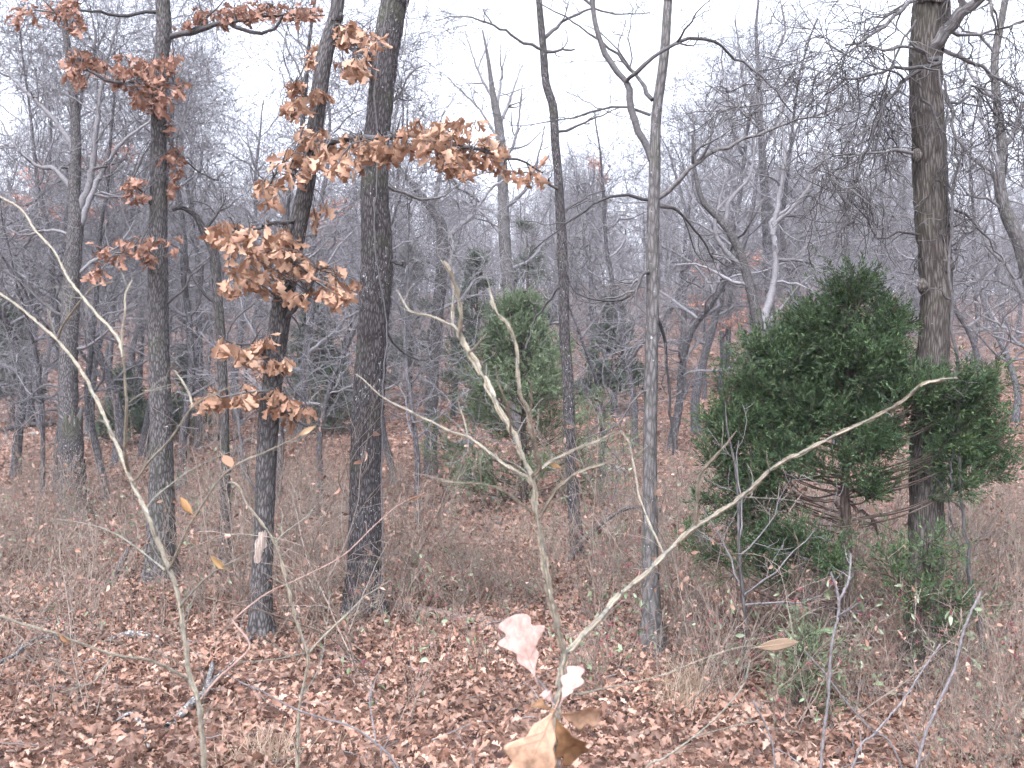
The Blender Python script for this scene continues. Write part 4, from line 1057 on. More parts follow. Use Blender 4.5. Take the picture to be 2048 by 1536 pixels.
def cedar_lobes(name, label, trunk_pts, w0, d, lobes, seed, mat, leafl=0.028, leafw=0.0030, per=18, sub=8, nsp=8, dead=()):
    """a cedar whose crown bulges where the picture shows it: lobes = (px, py, rx, ry, branches[, depth offset])"""
    rng = np.random.default_rng(seed)
    C = path_px(trunk_pts, d)
    C[0, 2] = float(ground(C[0, 0], C[0, 1])) - 0.03
    root = thing(name, label, 'cedar tree', tuple(C[0]), 'red cedars in the wood')
    mt, mc, ml = MB(), MB(), MB()
    bark_trunk(mt, rng, C, np.linspace(w0, w0 * 0.15, len(C)) / F * d / 2, 14, 0.04, 7, 0.12, 0.3)
    Pt = catmull(C, 60)
    PB, dist_ = [], []
    for lb in lobes:
        px, py, rx, ry, nb = lb[:5]; dd = lb[5] if len(lb) > 5 else 0.0
        c = P3(px, py, d + dd)
        for _ in range(nb):
            v = rng.normal(0, 1, 3); v = v / np.linalg.norm(v) * rng.uniform(0.35, 1.0) ** 0.6
            tip = c + v * np.array([rx / F * d, (rx + ry) / 2 / F * d * 0.9, ry / F * d])
            hd = math.hypot(tip[0] - C[0, 0], tip[1] - C[0, 1])
            zt = np.clip(tip[2] - 0.42 * hd, C[0, 2] + 0.12, C[-1, 2] - .05)
            s = Pt[int(np.argmin(np.abs(Pt[:, 2] - zt)))]
            m1 = s * .55 + tip * .45 + np.array([0, 0, -0.06 * hd]) + rng.normal(0, .03, 3)
            PB.append(catmull(np.array([s, m1, tip]), 12)); dist_.append(hd)
    PB = np.array(PB)
    RB = taper(np.full(len(PB), 0.0065), .0018, 11)
    mc.tubes(PB, RB, 5, rng)
    S2, D2, r2, par, tt = sprout(rng, PB, RB, sub, 0.62, 1.0, 0.35, 1.0)
    P2 = grow(rng, S2, D2, rng.uniform(.08, .22, len(S2)), 5, 0.12, 0.09)
    mc.tubes(P2, taper(np.full(len(S2), .0035), .0012, 5), 3, rng)
    tipP = np.concatenate([P2, PB[:, -6:]], 0)
    sprays(ml, rng, tipP, np.zeros(tipP.shape[:2]), nsp, 0.12, leafl, leafw, per, 0.05, 0.10)
    for pts in dead:
        Pq, Rq = polyline_tube(mc, rng, path_px(pts, d), .012, .003, 5, 16, .008)
        twig_out(mc, rng, Pq, Rq, (7, 4), (.3, .15), .2, .0)
    child(mt, 'trunk', M['cedar_bark'], root); child(mc, 'branches', M['cedar_bark'], root); child(ml, 'foliage', mat, root)
    return root


cedar_lobes('cedar_tree', 'large bushy dark green cedar in front of the big shaggy trunk', [(1690, 1345), (1686, 1200), (1692, 1060), (1690, 960), (1700, 800), (1698, 700), (1692, 610)], 30, 5.75,
            [(1695, 600, 14, 24, 5), (1684, 660, 36, 24, 8), (1765, 660, 30, 20, 7), (1625, 662, 24, 20, 6), (1592, 730, 46, 24, 10), (1700, 735, 70, 30, 15), (1528, 712, 20, 14, 4), (1795, 765, 36, 30, 8), (1488, 778, 26, 16, 5), (1550, 825, 58, 26, 11), (1665, 840, 70, 32, 13), (1456, 858, 28, 20, 6), (1440, 925, 28, 16, 4), (1745, 880, 34, 28, 6, -0.1), (1885, 785, 40, 18, 6, -0.3), (1960, 790, 40, 26, 7, -0.3), (1995, 865, 26, 28, 6, -0.3), (1940, 895, 26, 22, 4, -0.3), (1965, 950, 18, 14, 3, -0.3), (1550, 915, 60, 20, 6), (1660, 925, 50, 18, 4, -0.1), (1590, 1085, 44, 18, 4, -0.2), (1480, 1050, 36, 18, 3, 0.1), (1650, 1115, 34, 16, 2, -0.3), (1400, 1090, 26, 12, 2, 0.1), (1720, 700, 60, 30, 7, 0.35), (1620, 800, 70, 36, 7, 0.4), (1690, 790, 70, 30, 6, 0.1), (1690, 720, 40, 24, 4), (1500, 985, 36, 16, 2), (1570, 1000, 46, 14, 2, 0.1), (1740, 985, 30, 14, 2, -0.1), (1540, 1130, 40, 12, 2, -0.1), (1425, 1000, 26, 14, 2)],
            61, M['cedar'], dead=([(1688, 1010), (1640, 1000), (1560, 985), (1500, 960)], [(1690, 1060), (1600, 1075), (1540, 1070), (1470, 1040)], [(1690, 1000), (1740, 1040), (1780, 1090), (1800, 1150)]))
cedar_lobes('cedar_tree', 'low sparse cedar growing against the foot of the big shaggy trunk', [(1838, 1375), (1836, 1290), (1842, 1200), (1846, 1130), (1850, 1090)], 12, 5.25,
            [(1850, 1100, 30, 24, 2), (1795, 1140, 34, 20, 3), (1880, 1150, 30, 24, 2), (1835, 1200, 50, 24, 3), (1895, 1215, 30, 24, 2), (1855, 1262, 40, 18, 2)], 62, M['cedar'], nsp=4, per=12)
cedar_cone('cedar_tree', 'tiny cedar seedling in the leaf litter below the large cedar', 1598, 1430, 1318, 42, 63, M['cedar_young'], 16, 8, .03, .003, .2, 4, 4)
cedar_cone('cedar_tree', 'young conical green cedar in the middle of the picture', 1050, 1010, 592, 190, 64, M['cedar_young'], 105, 11, .055, .006, .05, 8, 5, -0.05, power=0.66)
cedar_cone('cedar_tree', 'tall dark cedar behind the young conical cedar on its left', 955, 850, 505, 105, 65, M['cedar_far'], 44, 7, .09, .012, .10, 6, 6)
cedar_cone('cedar_tree', 'tall narrow cedar high behind the young conical cedar', 1055, 820, 425, 80, 66, M['cedar_far'], 34, 6, .11, .013, .12, 6, 5)
cedar_cone('cedar_tree', 'dark cedar right of the thin curving trunk on the slope', 1225, 830, 600, 70, 67, M['cedar_far'], 48, 7, .12, .02, .2, 6, 6)
cedar_cone('cedar_tree', 'dark cedar behind the leaning oak, left of the thickest trunk', 635, 840, 590, 85, 68, M['cedar_far'], 56, 8, .10, .017, .1, 7, 6)
cedar_cone('cedar_tree', 'small cedar behind the leaning oak, low and wide', 665, 870, 735, 65, 69, M['cedar_far'], 40, 7, .08, .014, .08, 6, 6)
cedar_cone('cedar_tree', 'small dull green cedar left of the left oak', 250, 890, 755, 55, 70, M['cedar_far'], 40, 7, .085, .014, .08, 6, 6)
cedar_cone('cedar_tree', 'small dull green cedar right of the left oak', 375, 880, 700, 52, 71, M['cedar_far'], 40, 7, .085, .014, .1, 6, 6)
cedar_cone('cedar_tree', 'dark cedar at the far left edge on the slope', 25, 850, 600, 70, 72, M['cedar_far'], 44, 7, .11, .018, .2, 6, 6)
cedar_cone('cedar_tree', 'faint cedar far behind the thickest trunk', 820, 810, 480, 75, 73, M['cedar_far'], 36, 6, .12, .016, .15, 6, 5)
# ------------------------------------------------------------------ fallen leaves
FR = np.random.default_rng(900)


def floor_pose(n, y0, y1, half, lo=0.0, hi=0.03, tilt=0.95):
    y = np.sqrt(FR.uniform(y0 ** 2, y1 ** 2, n)); x = FR.uniform(-half, half, n) * y
    z = ground(x, y) + FR.uniform(lo, hi, n)
    return np.stack([x, y, z], -1), np.stack([FR.normal(0, tilt, n), FR.normal(0, tilt, n), FR.uniform(0, 6.28, n)], -1)


near, nrot = floor_pose(300, 3.5, 5.2, 0.53, 0.018, 0.045)
seeds = []
for i in range(300):
    o = bpy.data.objects.new('leaf', LEAF_ME['litter'][i % 9])
    COL.objects.link(o); o.parent = floor
    o.location = near[i]; o.rotation_euler = nrot[i]
    s = FR.uniform(0.045, 0.085); o.scale = (s, s, s)
    if i < 9:
        seeds.append(o)
pp_, rr_, ss_ = [], [], []
for (n, y0, y1, half, lo, hi, a, b) in ((3500, 0.6, 3.6, 1.2, 0, .03, .06, .11), (72000, 3.4, 10, 0.60, 0, .06, .032, .072), (56000, 10, 26, 0.60, 0, .07, .055, .11), (26000, 26, 60, 0.60, 0, .08, .13, .21)):
    p, r = floor_pose(n, y0, y1, half, lo, hi)
    s = FR.uniform(a, b, n)
    pp_.append(p); rr_.append(r); ss_.append(np.stack([s, s, s], -1))
pp_ = np.vstack(pp_); rr_ = np.vstack(rr_); ss_ = np.vstack(ss_)
scatter('leaf_litter', pp_, rr_, ss_, FR.integers(0, 9, len(pp_)), [[s] for s in seeds], 'deep litter of brown and pinkish fallen oak leaves over the ground')['category'] = 'leaf litter'


# ------------------------------------------------------------------ undergrowth
def shrub_arrays(seed, h, stems, twigs, leafy, berries, spread=0.35):
    rng = np.random.default_rng(seed)
    mb, ml, mbz = MB(), MB(), MB()
    S = rng.normal(0, .05, (stems, 3)); S[:, 2] = -0.02
    D = rng.normal(0, spread, (stems, 3)); D[:, 2] = 1
    P = grow(rng, S, D, h * rng.uniform(.6, 1.1, stems), 8, .09, .02)
    R = taper(np.full(stems, .0035), .0013, 8)
    mb.tubes(P, R, 4, rng)
    tips = []
    twig_out(mb, rng, P, R, (twigs, 2), (h * .4, h * .18), .16, .04, .0011, .25, (3, 3, 3), (.35, .95), tips)
    T = tips[0]
    if leafy:
        for i in rng.integers(0, len(T), leafy):
            v, q = leaf_arrays(rng, False, rng.uniform(.02, .05), 1.2, .7, .4, 1.5)
            m = np.array(frame(rng.normal(0, 1, 3) + np.array([0, 0, -.7]), rng.uniform(-2, 2)))
            ml.add(v @ m.T + T[i, int(rng.integers(1, 5))], q, v * 20, np.full(len(v), rng.random()))
    if berries:
        for i in rng.integers(0, len(T), berries):
            c = T[i, int(rng.integers(2, 5))]
            for _ in range(5):
                cc = c + rng.normal(0, .006, 3)
                a = np.linspace(0.01, np.pi - .01, 4); b = np.arange(5) * 2 * np.pi / 5
                Vv = cc + 0.0035 * np.stack([np.outer(np.sin(a), np.cos(b)), np.outer(np.sin(a), np.sin(b)), np.outer(np.cos(a), np.ones(5))], -1)
                ik = np.arange(20).reshape(4, 5)
                mbz.add(Vv, np.stack([ik[:-1], np.roll(ik[:-1], -1, 1), np.roll(ik[1:], -1, 1), ik[1:]], -1))
    return mb, ml, mbz


SHRUBS = []
shrub_defs = [(401, .75, 5, 4, 26, 0, 'shrub'), (402, .60, 6, 4, 24, 14, 'shrub'), (403, .95, 4, 4, 14, 0, 'shrub'), (404, .5, 7, 4, 40, 22, 'shrub'), (405, .85, 4, 5, 12, 0, 'shrub'), (406, .42, 6, 4, 24, 10, 'shrub')]
for (sd_, h, st, tw, lf, be, mk) in shrub_defs:
    mb, ml, mz = shrub_arrays(sd_, h, st, tw, lf, be)
    parts = [mb.build('stems', M['shrub'])]
    parts.append(ml.build('leaves', M['litter'] if be == 0 else M['green_leaf']))
    if be:
        parts.append(mz.build('berries', M['berry']))
    SHRUBS.append(parts)
sf = [True] * len(SHRUBS)


def shrub(k, x, y, s, label, group):
    root = thing('coralberry_shrub' if len(SHRUBS[k]) > 2 else 'twiggy_shrub', label, 'shrub', (x, y, float(ground(x, y))), group)
    root.rotation_euler = (0, 0, FR.uniform(0, 6.28)); root.scale = (s, s, s)
    for o in SHRUBS[k]:
        if sf[k]:
            o.parent = root
        else:
            c = o.copy(); COL.objects.link(c); c.parent = root
    sf[k] = False


shrub_spots = [(1450, 1395, 3, 'berry-bearing shrub beside the pale dry grass tuft'), (1700, 1420, 3, 'berry-bearing shrub below the trunk of the large cedar'), (1560, 1470, 5, 'low berry-bearing shrub left of the tiny cedar seedling'), (1900, 1400, 1, 'berry-bearing shrub right of the low sparse cedar'), (1980, 1440, 3, 'berry-bearing shrub at the right edge'),
               (860, 1330, 1, 'berry-bearing shrub right of the foot of the thickest trunk'), (960, 1350, 5, 'low berry-bearing shrub left of the middle corky sapling'), (1200, 1290, 1, 'berry-bearing shrub left of the slender forked tree'), (1240, 1350, 3, 'berry-bearing shrub below the slender forked tree'), (820, 1440, 5, 'low green-leaved shrub in the middle of the near litter'), (640, 1330, 0, 'brown twiggy shrub right of the leaning oak'), (180, 1240, 0, 'brown twiggy shrub left of the left oak'), (60, 1180, 4, 'brown twiggy shrub at the left edge'), (400, 1260, 2, 'tall brown twiggy shrub right of the left oak'), (1360, 1300, 2, 'tall brown twiggy shrub right of the slender forked tree')]
for (px, row, k, lab) in shrub_spots:
    d = on_ground(px, row)
    shrub(k, (px - 1024) / F * d, d, FR.uniform(.85, 1.15), lab, 'shrubs of the undergrowth')
# the thicket nobody could count
cand = []
m = 0
while len(cand) < 1000:
    y = math.sqrt(FR.uniform(4.6 ** 2, 18 ** 2)); x = FR.uniform(-0.62, 0.62) * y
    px = 1024 + x / y * F
    dens = np.interp(y, [4.6, 6.0, 7.0, 9, 11, 14, 18], [0.30, 0.6, 1.0, 1.0, .45, .12, .03])
    if px < 650:
        dens *= np.interp(y, [5, 7, 8, 20], [.3, .6, 1, 1])
    if 830 < px < 1230 and 8 < y < 13:
        dens *= .35
    dens *= 0.55 + 0.45 * math.sin(x * 1.3 + 2) * math.sin(y * .9)
    if FR.random() < dens:
        cand.append((x, y))
for _ in range(46):                                  # a browner, closer clump at the lower right
    y = FR.uniform(3.9, 5.1); cand.append(((FR.uniform(1830, 2120) - 1024) / F * y, y))
cand = np.array(cand)
cz = ground(cand[:, 0], cand[:, 1])
cs = FR.uniform(.45, 1.0, len(cand)) * np.where(FR.random(len(cand)) < .14, 1.6, 1.0)
cs[-46:] = FR.uniform(.38, .62, 46)
scatter('undergrowth_thicket', np.column_stack([cand, cz]), np.stack([FR.normal(0, .12, len(cand)), FR.normal(0, .12, len(cand)), FR.uniform(0, 6.28, len(cand))], -1), np.stack([cs] * 3, -1),
        FR.choice(6, len(cand), p=[.25, .10, .23, .07, .25, .10]), SHRUBS, 'brown thicket of thin bare stems under the trees')['category'] = 'undergrowth'


# -- fine sticks lying in the litter
mb = MB()
n = 1500
y = np.sqrt(FR.uniform(3.4 ** 2, 14 ** 2, n)); x = FR.uniform(-.6, .6, n) * y
S = np.stack([x, y, ground(x, y) + FR.uniform(.02, .06, n)], -1)
D = FR.normal(0, 1, (n, 3)); D[:, 2] = FR.normal(0, .12, n)
Pq = grow(FR, S, D, FR.uniform(.1, .5, n), 7, .12, 0)
mb.tubes(Pq, taper(FR.uniform(.0012, .004, n), .0008, 7), 4, FR)
tag(mb.build('fallen_twigs', M['twig']), 'fine grey sticks scattered through the leaf litter', 'twigs', None, 'stuff')


# -- dry grass
def grass(px, row, n, h, w, label, seed):
    rng = np.random.default_rng(seed)
    d = on_ground(px, row)
    b = P3(px, row, d); b[2] = float(ground(b[0], b[1]))
    root = thing('dry_grass_tuft', label, 'grass', tuple(b), 'tufts of dry grass')
    S = b + rng.normal(0, 1, (n, 3)) * (w, w * .7, 0)
    D = rng.normal(0, .35, (n, 3)); D[:, 2] = 1
    P = grow(rng, S, D, h * rng.uniform(.4, 1.2, n), 7, .08, -.10)
    mb = MB(); mb.tubes(P, taper(np.full(n, .0022), .0006, 7), 3, rng)
    child(mb, 'blades', M['straw'], root)


grass(1375, 1400, 200, .22, .08, 'pale dry grass tuft right of the middle oak sprig', 1)
grass(1345, 1430, 90, .16, .06, 'thin pale grass tuft left of the bigger pale tuft', 4)
grass(535, 1530, 160, .16, .10, 'short dry grass tuft at the bottom edge left of centre', 2)
grass(1060, 1090, 120, .45, .15, 'dry grass tuft at the foot of the young conical cedar', 3)
grass(620, 985, 160, .5, .3, 'tan grass patch on the slope behind the leaning oak', 5)


# ------------------------------------------------------------------ logs, sticks, stones
def log(name, label, pts, r, seed, mat, cat='log', parts=(), jag=0.02):
    rng = np.random.default_rng(seed)
    C = []
    for (px, row, lift) in pts:
        d = on_ground(px, row); p = P3(px, row, d); p[2] = float(ground(p[0], p[1])) + r * .6 + lift
        C.append(p)
    C = np.array(C)
    root = thing(name, label, cat, tuple(C.mean(0)))
    mb = MB()
    bark_trunk(mb, rng, C, np.interp(np.linspace(0, 1, len(C)), [0, .1, .85, 1], [r * .7, r, r * .85, r * .5]), 18, .02, 8, .2, 0.0, jag)
    child(mb, 'stem', mat, root)
    for pr in parts:
        mb = MB()
        Cq = np.array([C[pr[0]], C[pr[0]] + np.array(pr[1]) * .5 + rng.normal(0, .02, 3), C[pr[0]] + np.array(pr[1])])
        Pq, Rq = polyline_tube(mb, rng, Cq, r * .4, r * .15, 6, 10, .004)
        twig_out(mb, rng, Pq, Rq, (3, 2), (.15, .08), .2, 0)
        child(mb, 'branch', mat, root)


log('fallen_log', 'short lichen-crusted piece of log in the litter at lower left', [(215, 1292, 0), (265, 1282, .01), (318, 1284, 0)], .032, 1, M['dead_wood'])
log('fallen_branch', 'white lichen-covered dead branch at the bottom left', [(335, 1462, 0), (365, 1440, .02), (395, 1418, .04), (412, 1408, .05), (425, 1345, .03)], .022, 2, M['dead_wood'], 'branch', ((2, (.1, .05, .12)),))
log('fallen_branch', 'thin pale forked stick near the bottom left corner', [(300, 1510, 0), (285, 1470, .02), (262, 1445, .03), (235, 1452, .02)], .012, 3, M['dead_wood'], 'branch', ((1, (-.12, .05, .05)),))
log('fallen_log', 'rotten pinkish log lying right of the thickest trunk', [(765, 1222, 0), (830, 1232, 0), (900, 1244, 0), (985, 1252, 0)], .05, 4, M['log'])
log('fallen_log', 'grey log on the leafy slope left of the young conical cedar', [(905, 905, 0), (925, 897, 0), (955, 892, 0)], .11, 5, M['bark_oak'])
log('fallen_log', 'dark log across the slope at the far left', [(0, 868, 0), (40, 858, 0), (110, 852, 0)], .09, 6, M['bark_oak'])
log('fallen_log', 'thin log on the slope right of the left oak', [(380, 872, 0), (410, 880, 0), (455, 876, 0)], .07, 7, M['dead_wood'])
log('fallen_branch', 'mossy rotten stick leaning in the shrubs left of the left oak', [(215, 1175, 0), (240, 1160, .1), (262, 1140, .22)], .03, 8, M['bark_oak'], 'branch')
log('fallen_branch', 'dead branch lying at the left edge', [(-20, 1395, .15), (34, 1356, .12), (65, 1318, .1), (150, 1290, .05)], .012, 9, M['dead_wood'], 'branch', ((1, (.15, .1, .1)), (2, (.12, -.05, .12))))


def stone(px, row, w, label, seed):
    rng = np.random.default_rng(seed)
    d = on_ground(px, row); p = P3(px, row, d); p[2] = float(ground(p[0], p[1]))
    root_r = w / F * d / 2
    a = np.linspace(0.05, np.pi - .05, 9); b = np.arange(14) * 2 * np.pi / 14
    rr = 1 + .18 * lattice(rng, np.broadcast_to(np.arange(14) * 5 / 14, (9, 14)), np.broadcast_to(a[:, None], (9, 14)), 5, .8) + rng.normal(0, .04, (9, 14))
    Vv = rr[..., None] * np.stack([np.outer(np.sin(a), np.cos(b)), np.outer(np.sin(a), np.sin(b)) * .8, np.outer(np.cos(a), np.ones(14)) * .5], -1) * root_r
    ik = np.arange(126).reshape(9, 14)
    mb = MB(); mb.add(Vv, np.stack([ik[:-1], np.roll(ik[:-1], -1, 1), np.roll(ik[1:], -1, 1), ik[1:]], -1))
    o = mb.build('stone', M['stone']); o.location = p + np.array([0, 0, root_r * .15])
    tag(o, label, 'stone', 'lichen stones on the slope')


for i, (px, row, w, lab) in enumerate([(500, 885, 26, 'pale lichen stone left of the leaning oak'), (562, 865, 22, 'pale stone right of the leaning oak'), (1230, 945, 40, 'long pale stone right of the thin curving trunk'), (66, 870, 20, 'pale stone on the slope at the far left'), (172, 880, 18, 'small pale stone right of the broken snag'), (598, 905, 16, 'small pale stone between leaning oak and thickest trunk'), (985, 1000, 30, 'mossy stone left of the foot of the young conical cedar')]):
    stone(px, row, w, lab, 50 + i)


# ------------------------------------------------------------------ corky-winged saplings close to the camera
def wings(mb, rng, P, R, width):
    """broken ridges of cork standing out along two sides of a stem"""
    T = norm(np.gradient(P, axis=0)); n = len(P)
    A = norm(np.cross(T, np.array([[0.0, 1.0, 0.25]]))); B = np.cross(T, A)
    for sgn, V0 in ((1, A), (-1, A), (1, B), (-1, B)):
        i = int(rng.integers(0, 3))
        while i < n - 3:
            j = min(n - 1, i + int(rng.integers(2, 6)))
            k = np.arange(i, j + 1)
            hgt = width * np.sin(np.linspace(0.15, np.pi - .15, len(k))) ** .5 * rng.uniform(.5, 1.2) * (1 + rng.uniform(-.25, .25, len(k)))
            th = R[k] * .45
            side = np.cross(T[k], V0[k])
            base, top = P[k] + V0[k] * (sgn * R[k] * .7)[:, None], P[k] + V0[k] * (sgn * (R[k] + hgt))[:, None]
            W4 = np.stack([base - side * th[:, None], top - side * th[:, None] * .6, top + side * th[:, None] * .6, base + side * th[:, None]], 1)
            ik = np.arange(len(k) * 4).reshape(-1, 4)
            Qs = np.stack([ik[:-1], np.roll(ik[:-1], -1, 1), np.roll(ik[1:], -1, 1), ik[1:]], -1)
            mb.add(W4, Qs.reshape(-1, 4), None, np.full(len(k) * 4, rng.random()))
            i = j + int(rng.integers(0, 4))


class Sapling:
    def __init__(self, name, label, d, mat, seed, base, group=None):
        self.rng = np.random.default_rng(seed); self.d = d; self.mat = mat
        b = P3(base[0], base[1], d); b[2] = float(ground(b[0], b[1]))
        self.root = thing(name, label, 'sapling', tuple(b), group)
        self.b = b

    def stem(self, pts, w0, w1, cork=0.0, name='branch', mat=None, from_ground=False, buds=6, n=None, sides=8):
        C = path_px(pts, self.d)
        if from_ground:
            C = np.vstack([self.b - (0, 0, .03), C])
        r0, r1 = w0 / F * self.d / 2 * .72, w1 / F * self.d / 2 * .72
        mb = MB()
        ln = np.linalg.norm(np.diff(C, axis=0), axis=1).sum()
        n = int(np.clip(ln / .010, 10, 200))
        P, R = polyline_tube(mb, self.rng, C, r0, r1, sides, n, r1 * .25, .18)
        if buds:
            S, D, r, _, _ = sprout(self.rng, P, R, buds, .1, 1, .5, 1.0)
            PB_ = grow(self.rng, S, D, self.rng.uniform(.006, .022, len(S)), 3, .1, .03)
            mb.tubes(PB_, taper(np.clip(r * .6, .0008, .002), .0004, 3), 4, self.rng)
        if buds and ln > .12:                         # fine side twigs
            S, D, r, _, _ = sprout(self.rng, P, R, max(2, buds // 2), .15, .95, .5, 1.0)
            P2_ = grow(self.rng, S, D, self.rng.uniform(.025, .11, len(S)), 6, .12, .04)
            mb.tubes(P2_, taper(np.clip(r * .45, .0009, .0018), .0005, 6), 5, self.rng)
        o = child(mb, name, mat or self.mat, self.root)
        if cork:
            mw = MB(); wings(mw, self.rng, P[0], R[0], cork * 1.15)
            if mw.n:
                l = np.array(self.root.location); mw.v = [v - l for v in mw.v]
                mw.build('cork_ridge', M['cork'], o, False)
        return o

    def leaf(self, px, py, tx, ty, mat, parent, seed, lobed=True, dd=0.0, tilt=0.0, roll=0.0, width=1.0, curl=0.6, dt=0.0):
        rng = np.random.default_rng(seed)
        a = P3(px, py, self.d + dd); b = P3(tx, ty, self.d + dd + dt)
        L_ = np.linalg.norm(b - a)
        v, q = leaf_arrays(rng, lobed, L_ * 1.1, curl, .95, .5, width * 1.12)
        v = v + np.stack([0 * v[:, 0], 0 * v[:, 0], .05 * L_ * np.sin(v[:, 1] / L_ * 9 + seed) * (0.3 + np.abs(v[:, 0]) / L_ * 2)], -1)
        m = np.array(frame(b - a, roll, (0, -1, 0)))
        mb = MB(); mb.add(v @ m.T + a - np.array(self.root.location), q, v * 25)
        W = (v @ m.T + a - np.array(self.root.location)).reshape(-1, 3, 3)
        nz = m[:, 2] * 0.0006
        stalk = W[0, 1] - norm(W[2, 1] - W[0, 1]) * .012
        mb.tubes(np.vstack([stalk[None], W[:, 1] + nz]), np.linspace(.0011, .0004, len(W) + 1), 5, rng)
        if lobed:                                     # side veins to the lobes
            for i, j in ((1, 3), (4, 6), (7, 9), (3, 5)):
                for c in (0, 2):
                    mb.tubes(catmull(np.array([W[i, 1], (W[i, 1] + W[j, c]) / 2 * .9 + .1 * W[j, 1], W[j, c]]), 5) + nz, np.linspace(.0006, .0002, 5), 4, rng)
        o = mb.build('leaf', M[mat], parent)
        so = o.modifiers.new('solid', 'SOLIDIFY'); so.thickness = 0.0006
        ss = o.modifiers.new('smooth', 'SUBSURF'); ss.levels = 1; ss.render_levels = 1
        return o


# middle sapling
s = Sapling('corky_sapling', 'corky-ridged bare sapling in the middle foreground, forking low into two stems', 2.0, M['sapling'], 71, (1100, 2380))
st = s.stem([(1104, 1700), (1108, 1536), (1113, 1440), (1119, 1380), (1128, 1305)], 24, 17, .0018, 'stem', None, True)
s.stem([(1128, 1308), (1112, 1240, -.02), (1095, 1160, -.04), (1085, 1090, -.05), (1075, 1040, -.06), (1068, 985, -.06), (1062, 955, -.06), (1040, 900, -.05), (1022, 860, -.04), (1003, 825, -.03), (985, 790, -.02), (968, 755, 0), (945, 715, .02), (925, 682, .03), (918, 665, .03), (902, 648, .04)], 14, 8, .0032)
s.stem([(904, 650, .04), (906, 602, .05), (907, 568, .06), (904, 544, .06)], 7, 4.5, .0018)
s.stem([(919, 676, .03), (921, 637, .01), (919, 602, 0), (909, 568, -.01), (899, 541, -.02), (887, 522, -.02)], 8, 4, .0026)
s.stem([(902, 650, .04), (864, 633, .08), (830, 626, .1), (817, 620, .11), (806, 602, .12), (793, 577, .13)], 7, 2.5, .0006)
s.stem([(936, 707, .02), (955, 690, -.02), (974, 666, -.05)], 5, 3, .0006)
s.stem([(1062, 955, -.06), (1078, 937, -.1), (1072, 900, -.13), (1063, 866, -.15), (1059, 842, -.16), (1052, 811, -.17), (1039, 784, -.18), (1035, 722, -.18), (1028, 678, -.18), (1015, 647, -.18), (991, 620, -.17), (977, 579, -.15)], 9, 3.5, .0018)
s.stem([(1059, 842, -.16), (1063, 800, -.2), (1063, 773, -.22), (1062, 759, -.23)], 4, 2.5, .0005)
s.stem([(1022, 869, -.04), (1018, 825, -.1), (1008, 794, -.13), (994, 753, -.15), (993, 736, -.16)], 5, 2.5, .0008)
s.stem([(985, 790, -.02), (974, 760, .03), (973, 730, .05)], 5, 2.5, .0008)
s.stem([(1062, 958, -.06), (1022, 937, 0), (988, 913, .05), (964, 893, .08), (936, 874, .12), (899, 862, .16), (875, 850, .18), (817, 821, .24), (765, 794, .28), (731, 763, .31), (711, 748, .33)], 8, 2, .0012)
s.stem([(936, 874, .12), (929, 842, .14), (919, 814, .15), (914, 797, .15)], 4, 2, .0005)
s.stem([(1072, 1030, -.06), (1049, 1012, -.09), (1025, 995, -.12), (998, 978, -.15), (964, 968, -.18), (919, 966, -.22), (871, 961, -.26)], 6, 2, .0008)
s.stem([(962, 967, -.18), (961, 940, -.2), (960, 913, -.21)], 4, 2, .0004)
s.stem([(1064, 960, -.06), (1085, 935, -.03), (1107, 920, 0), (1158, 896, .08), (1193, 882, .13), (1233, 862, .2)], 8, 3, .0016)
s.stem([(1076, 1040, -.06), (1107, 988, -.12), (1141, 954, -.16), (1175, 937, -.2), (1226, 923, -.25)], 7, 2.5, .0020)
s.stem([(1128, 1308), (1148, 1291, .02), (1172, 1264, .04), (1206, 1230, .07), (1240, 1189, .10), (1288, 1151, .13), (1329, 1110, .15), (1380, 1062, .17), (1437, 1025, .17), (1485, 992, .16), (1553, 931, .13), (1608, 903, .10), (1673, 869, .07), (1741, 838, .03), (1803, 804, -.02), (1837, 773, -.05), (1871, 761, -.07), (1915, 756, -.10)], 15, 4.5, .0022)
s.stem([(1392, 1050, .17), (1392, 1025, .15), (1396, 985, .12), (1401, 948, .1), (1433, 910, .06), (1457, 883, .04), (1473, 862, .02)], 9, 2.5, .0020)
s.stem([(1329, 1110, .15), (1305, 1060, .2), (1288, 1020, .23), (1277, 985, .26), (1267, 927, .3), (1257, 882, .33), (1240, 862, .35)], 5, 2, .0008)
s.stem([(1240, 1189, .1), (1238, 1150, .07), (1240, 1110, .05)], 5, 2.5, .0008)
s.stem([(1485, 994, .16), (1520, 996, .22), (1560, 998, .27), (1610, 1005, .33)], 4, 1.5, 0)
s.stem([(1540, 943, .13), (1535, 925, .11), (1532, 915, .1)], 5, 3, 0)
rb = s.stem([(1121, 1385), (1160, 1388, .05), (1192, 1380, .1), (1261, 1366, .18), (1329, 1349, .25), (1400, 1320, .3), (1480, 1294, .34), (1512, 1292, .36)], 6, 2, .0004)
s.leaf(1512, 1295, 1616, 1280, 'straw', rb, 4, False, .36, width=.72, roll=-.3, curl=.6)
s.leaf(1098, 924, 1122, 940, 'yellow_leaf', rb, 5, False, 0, roll=.3)

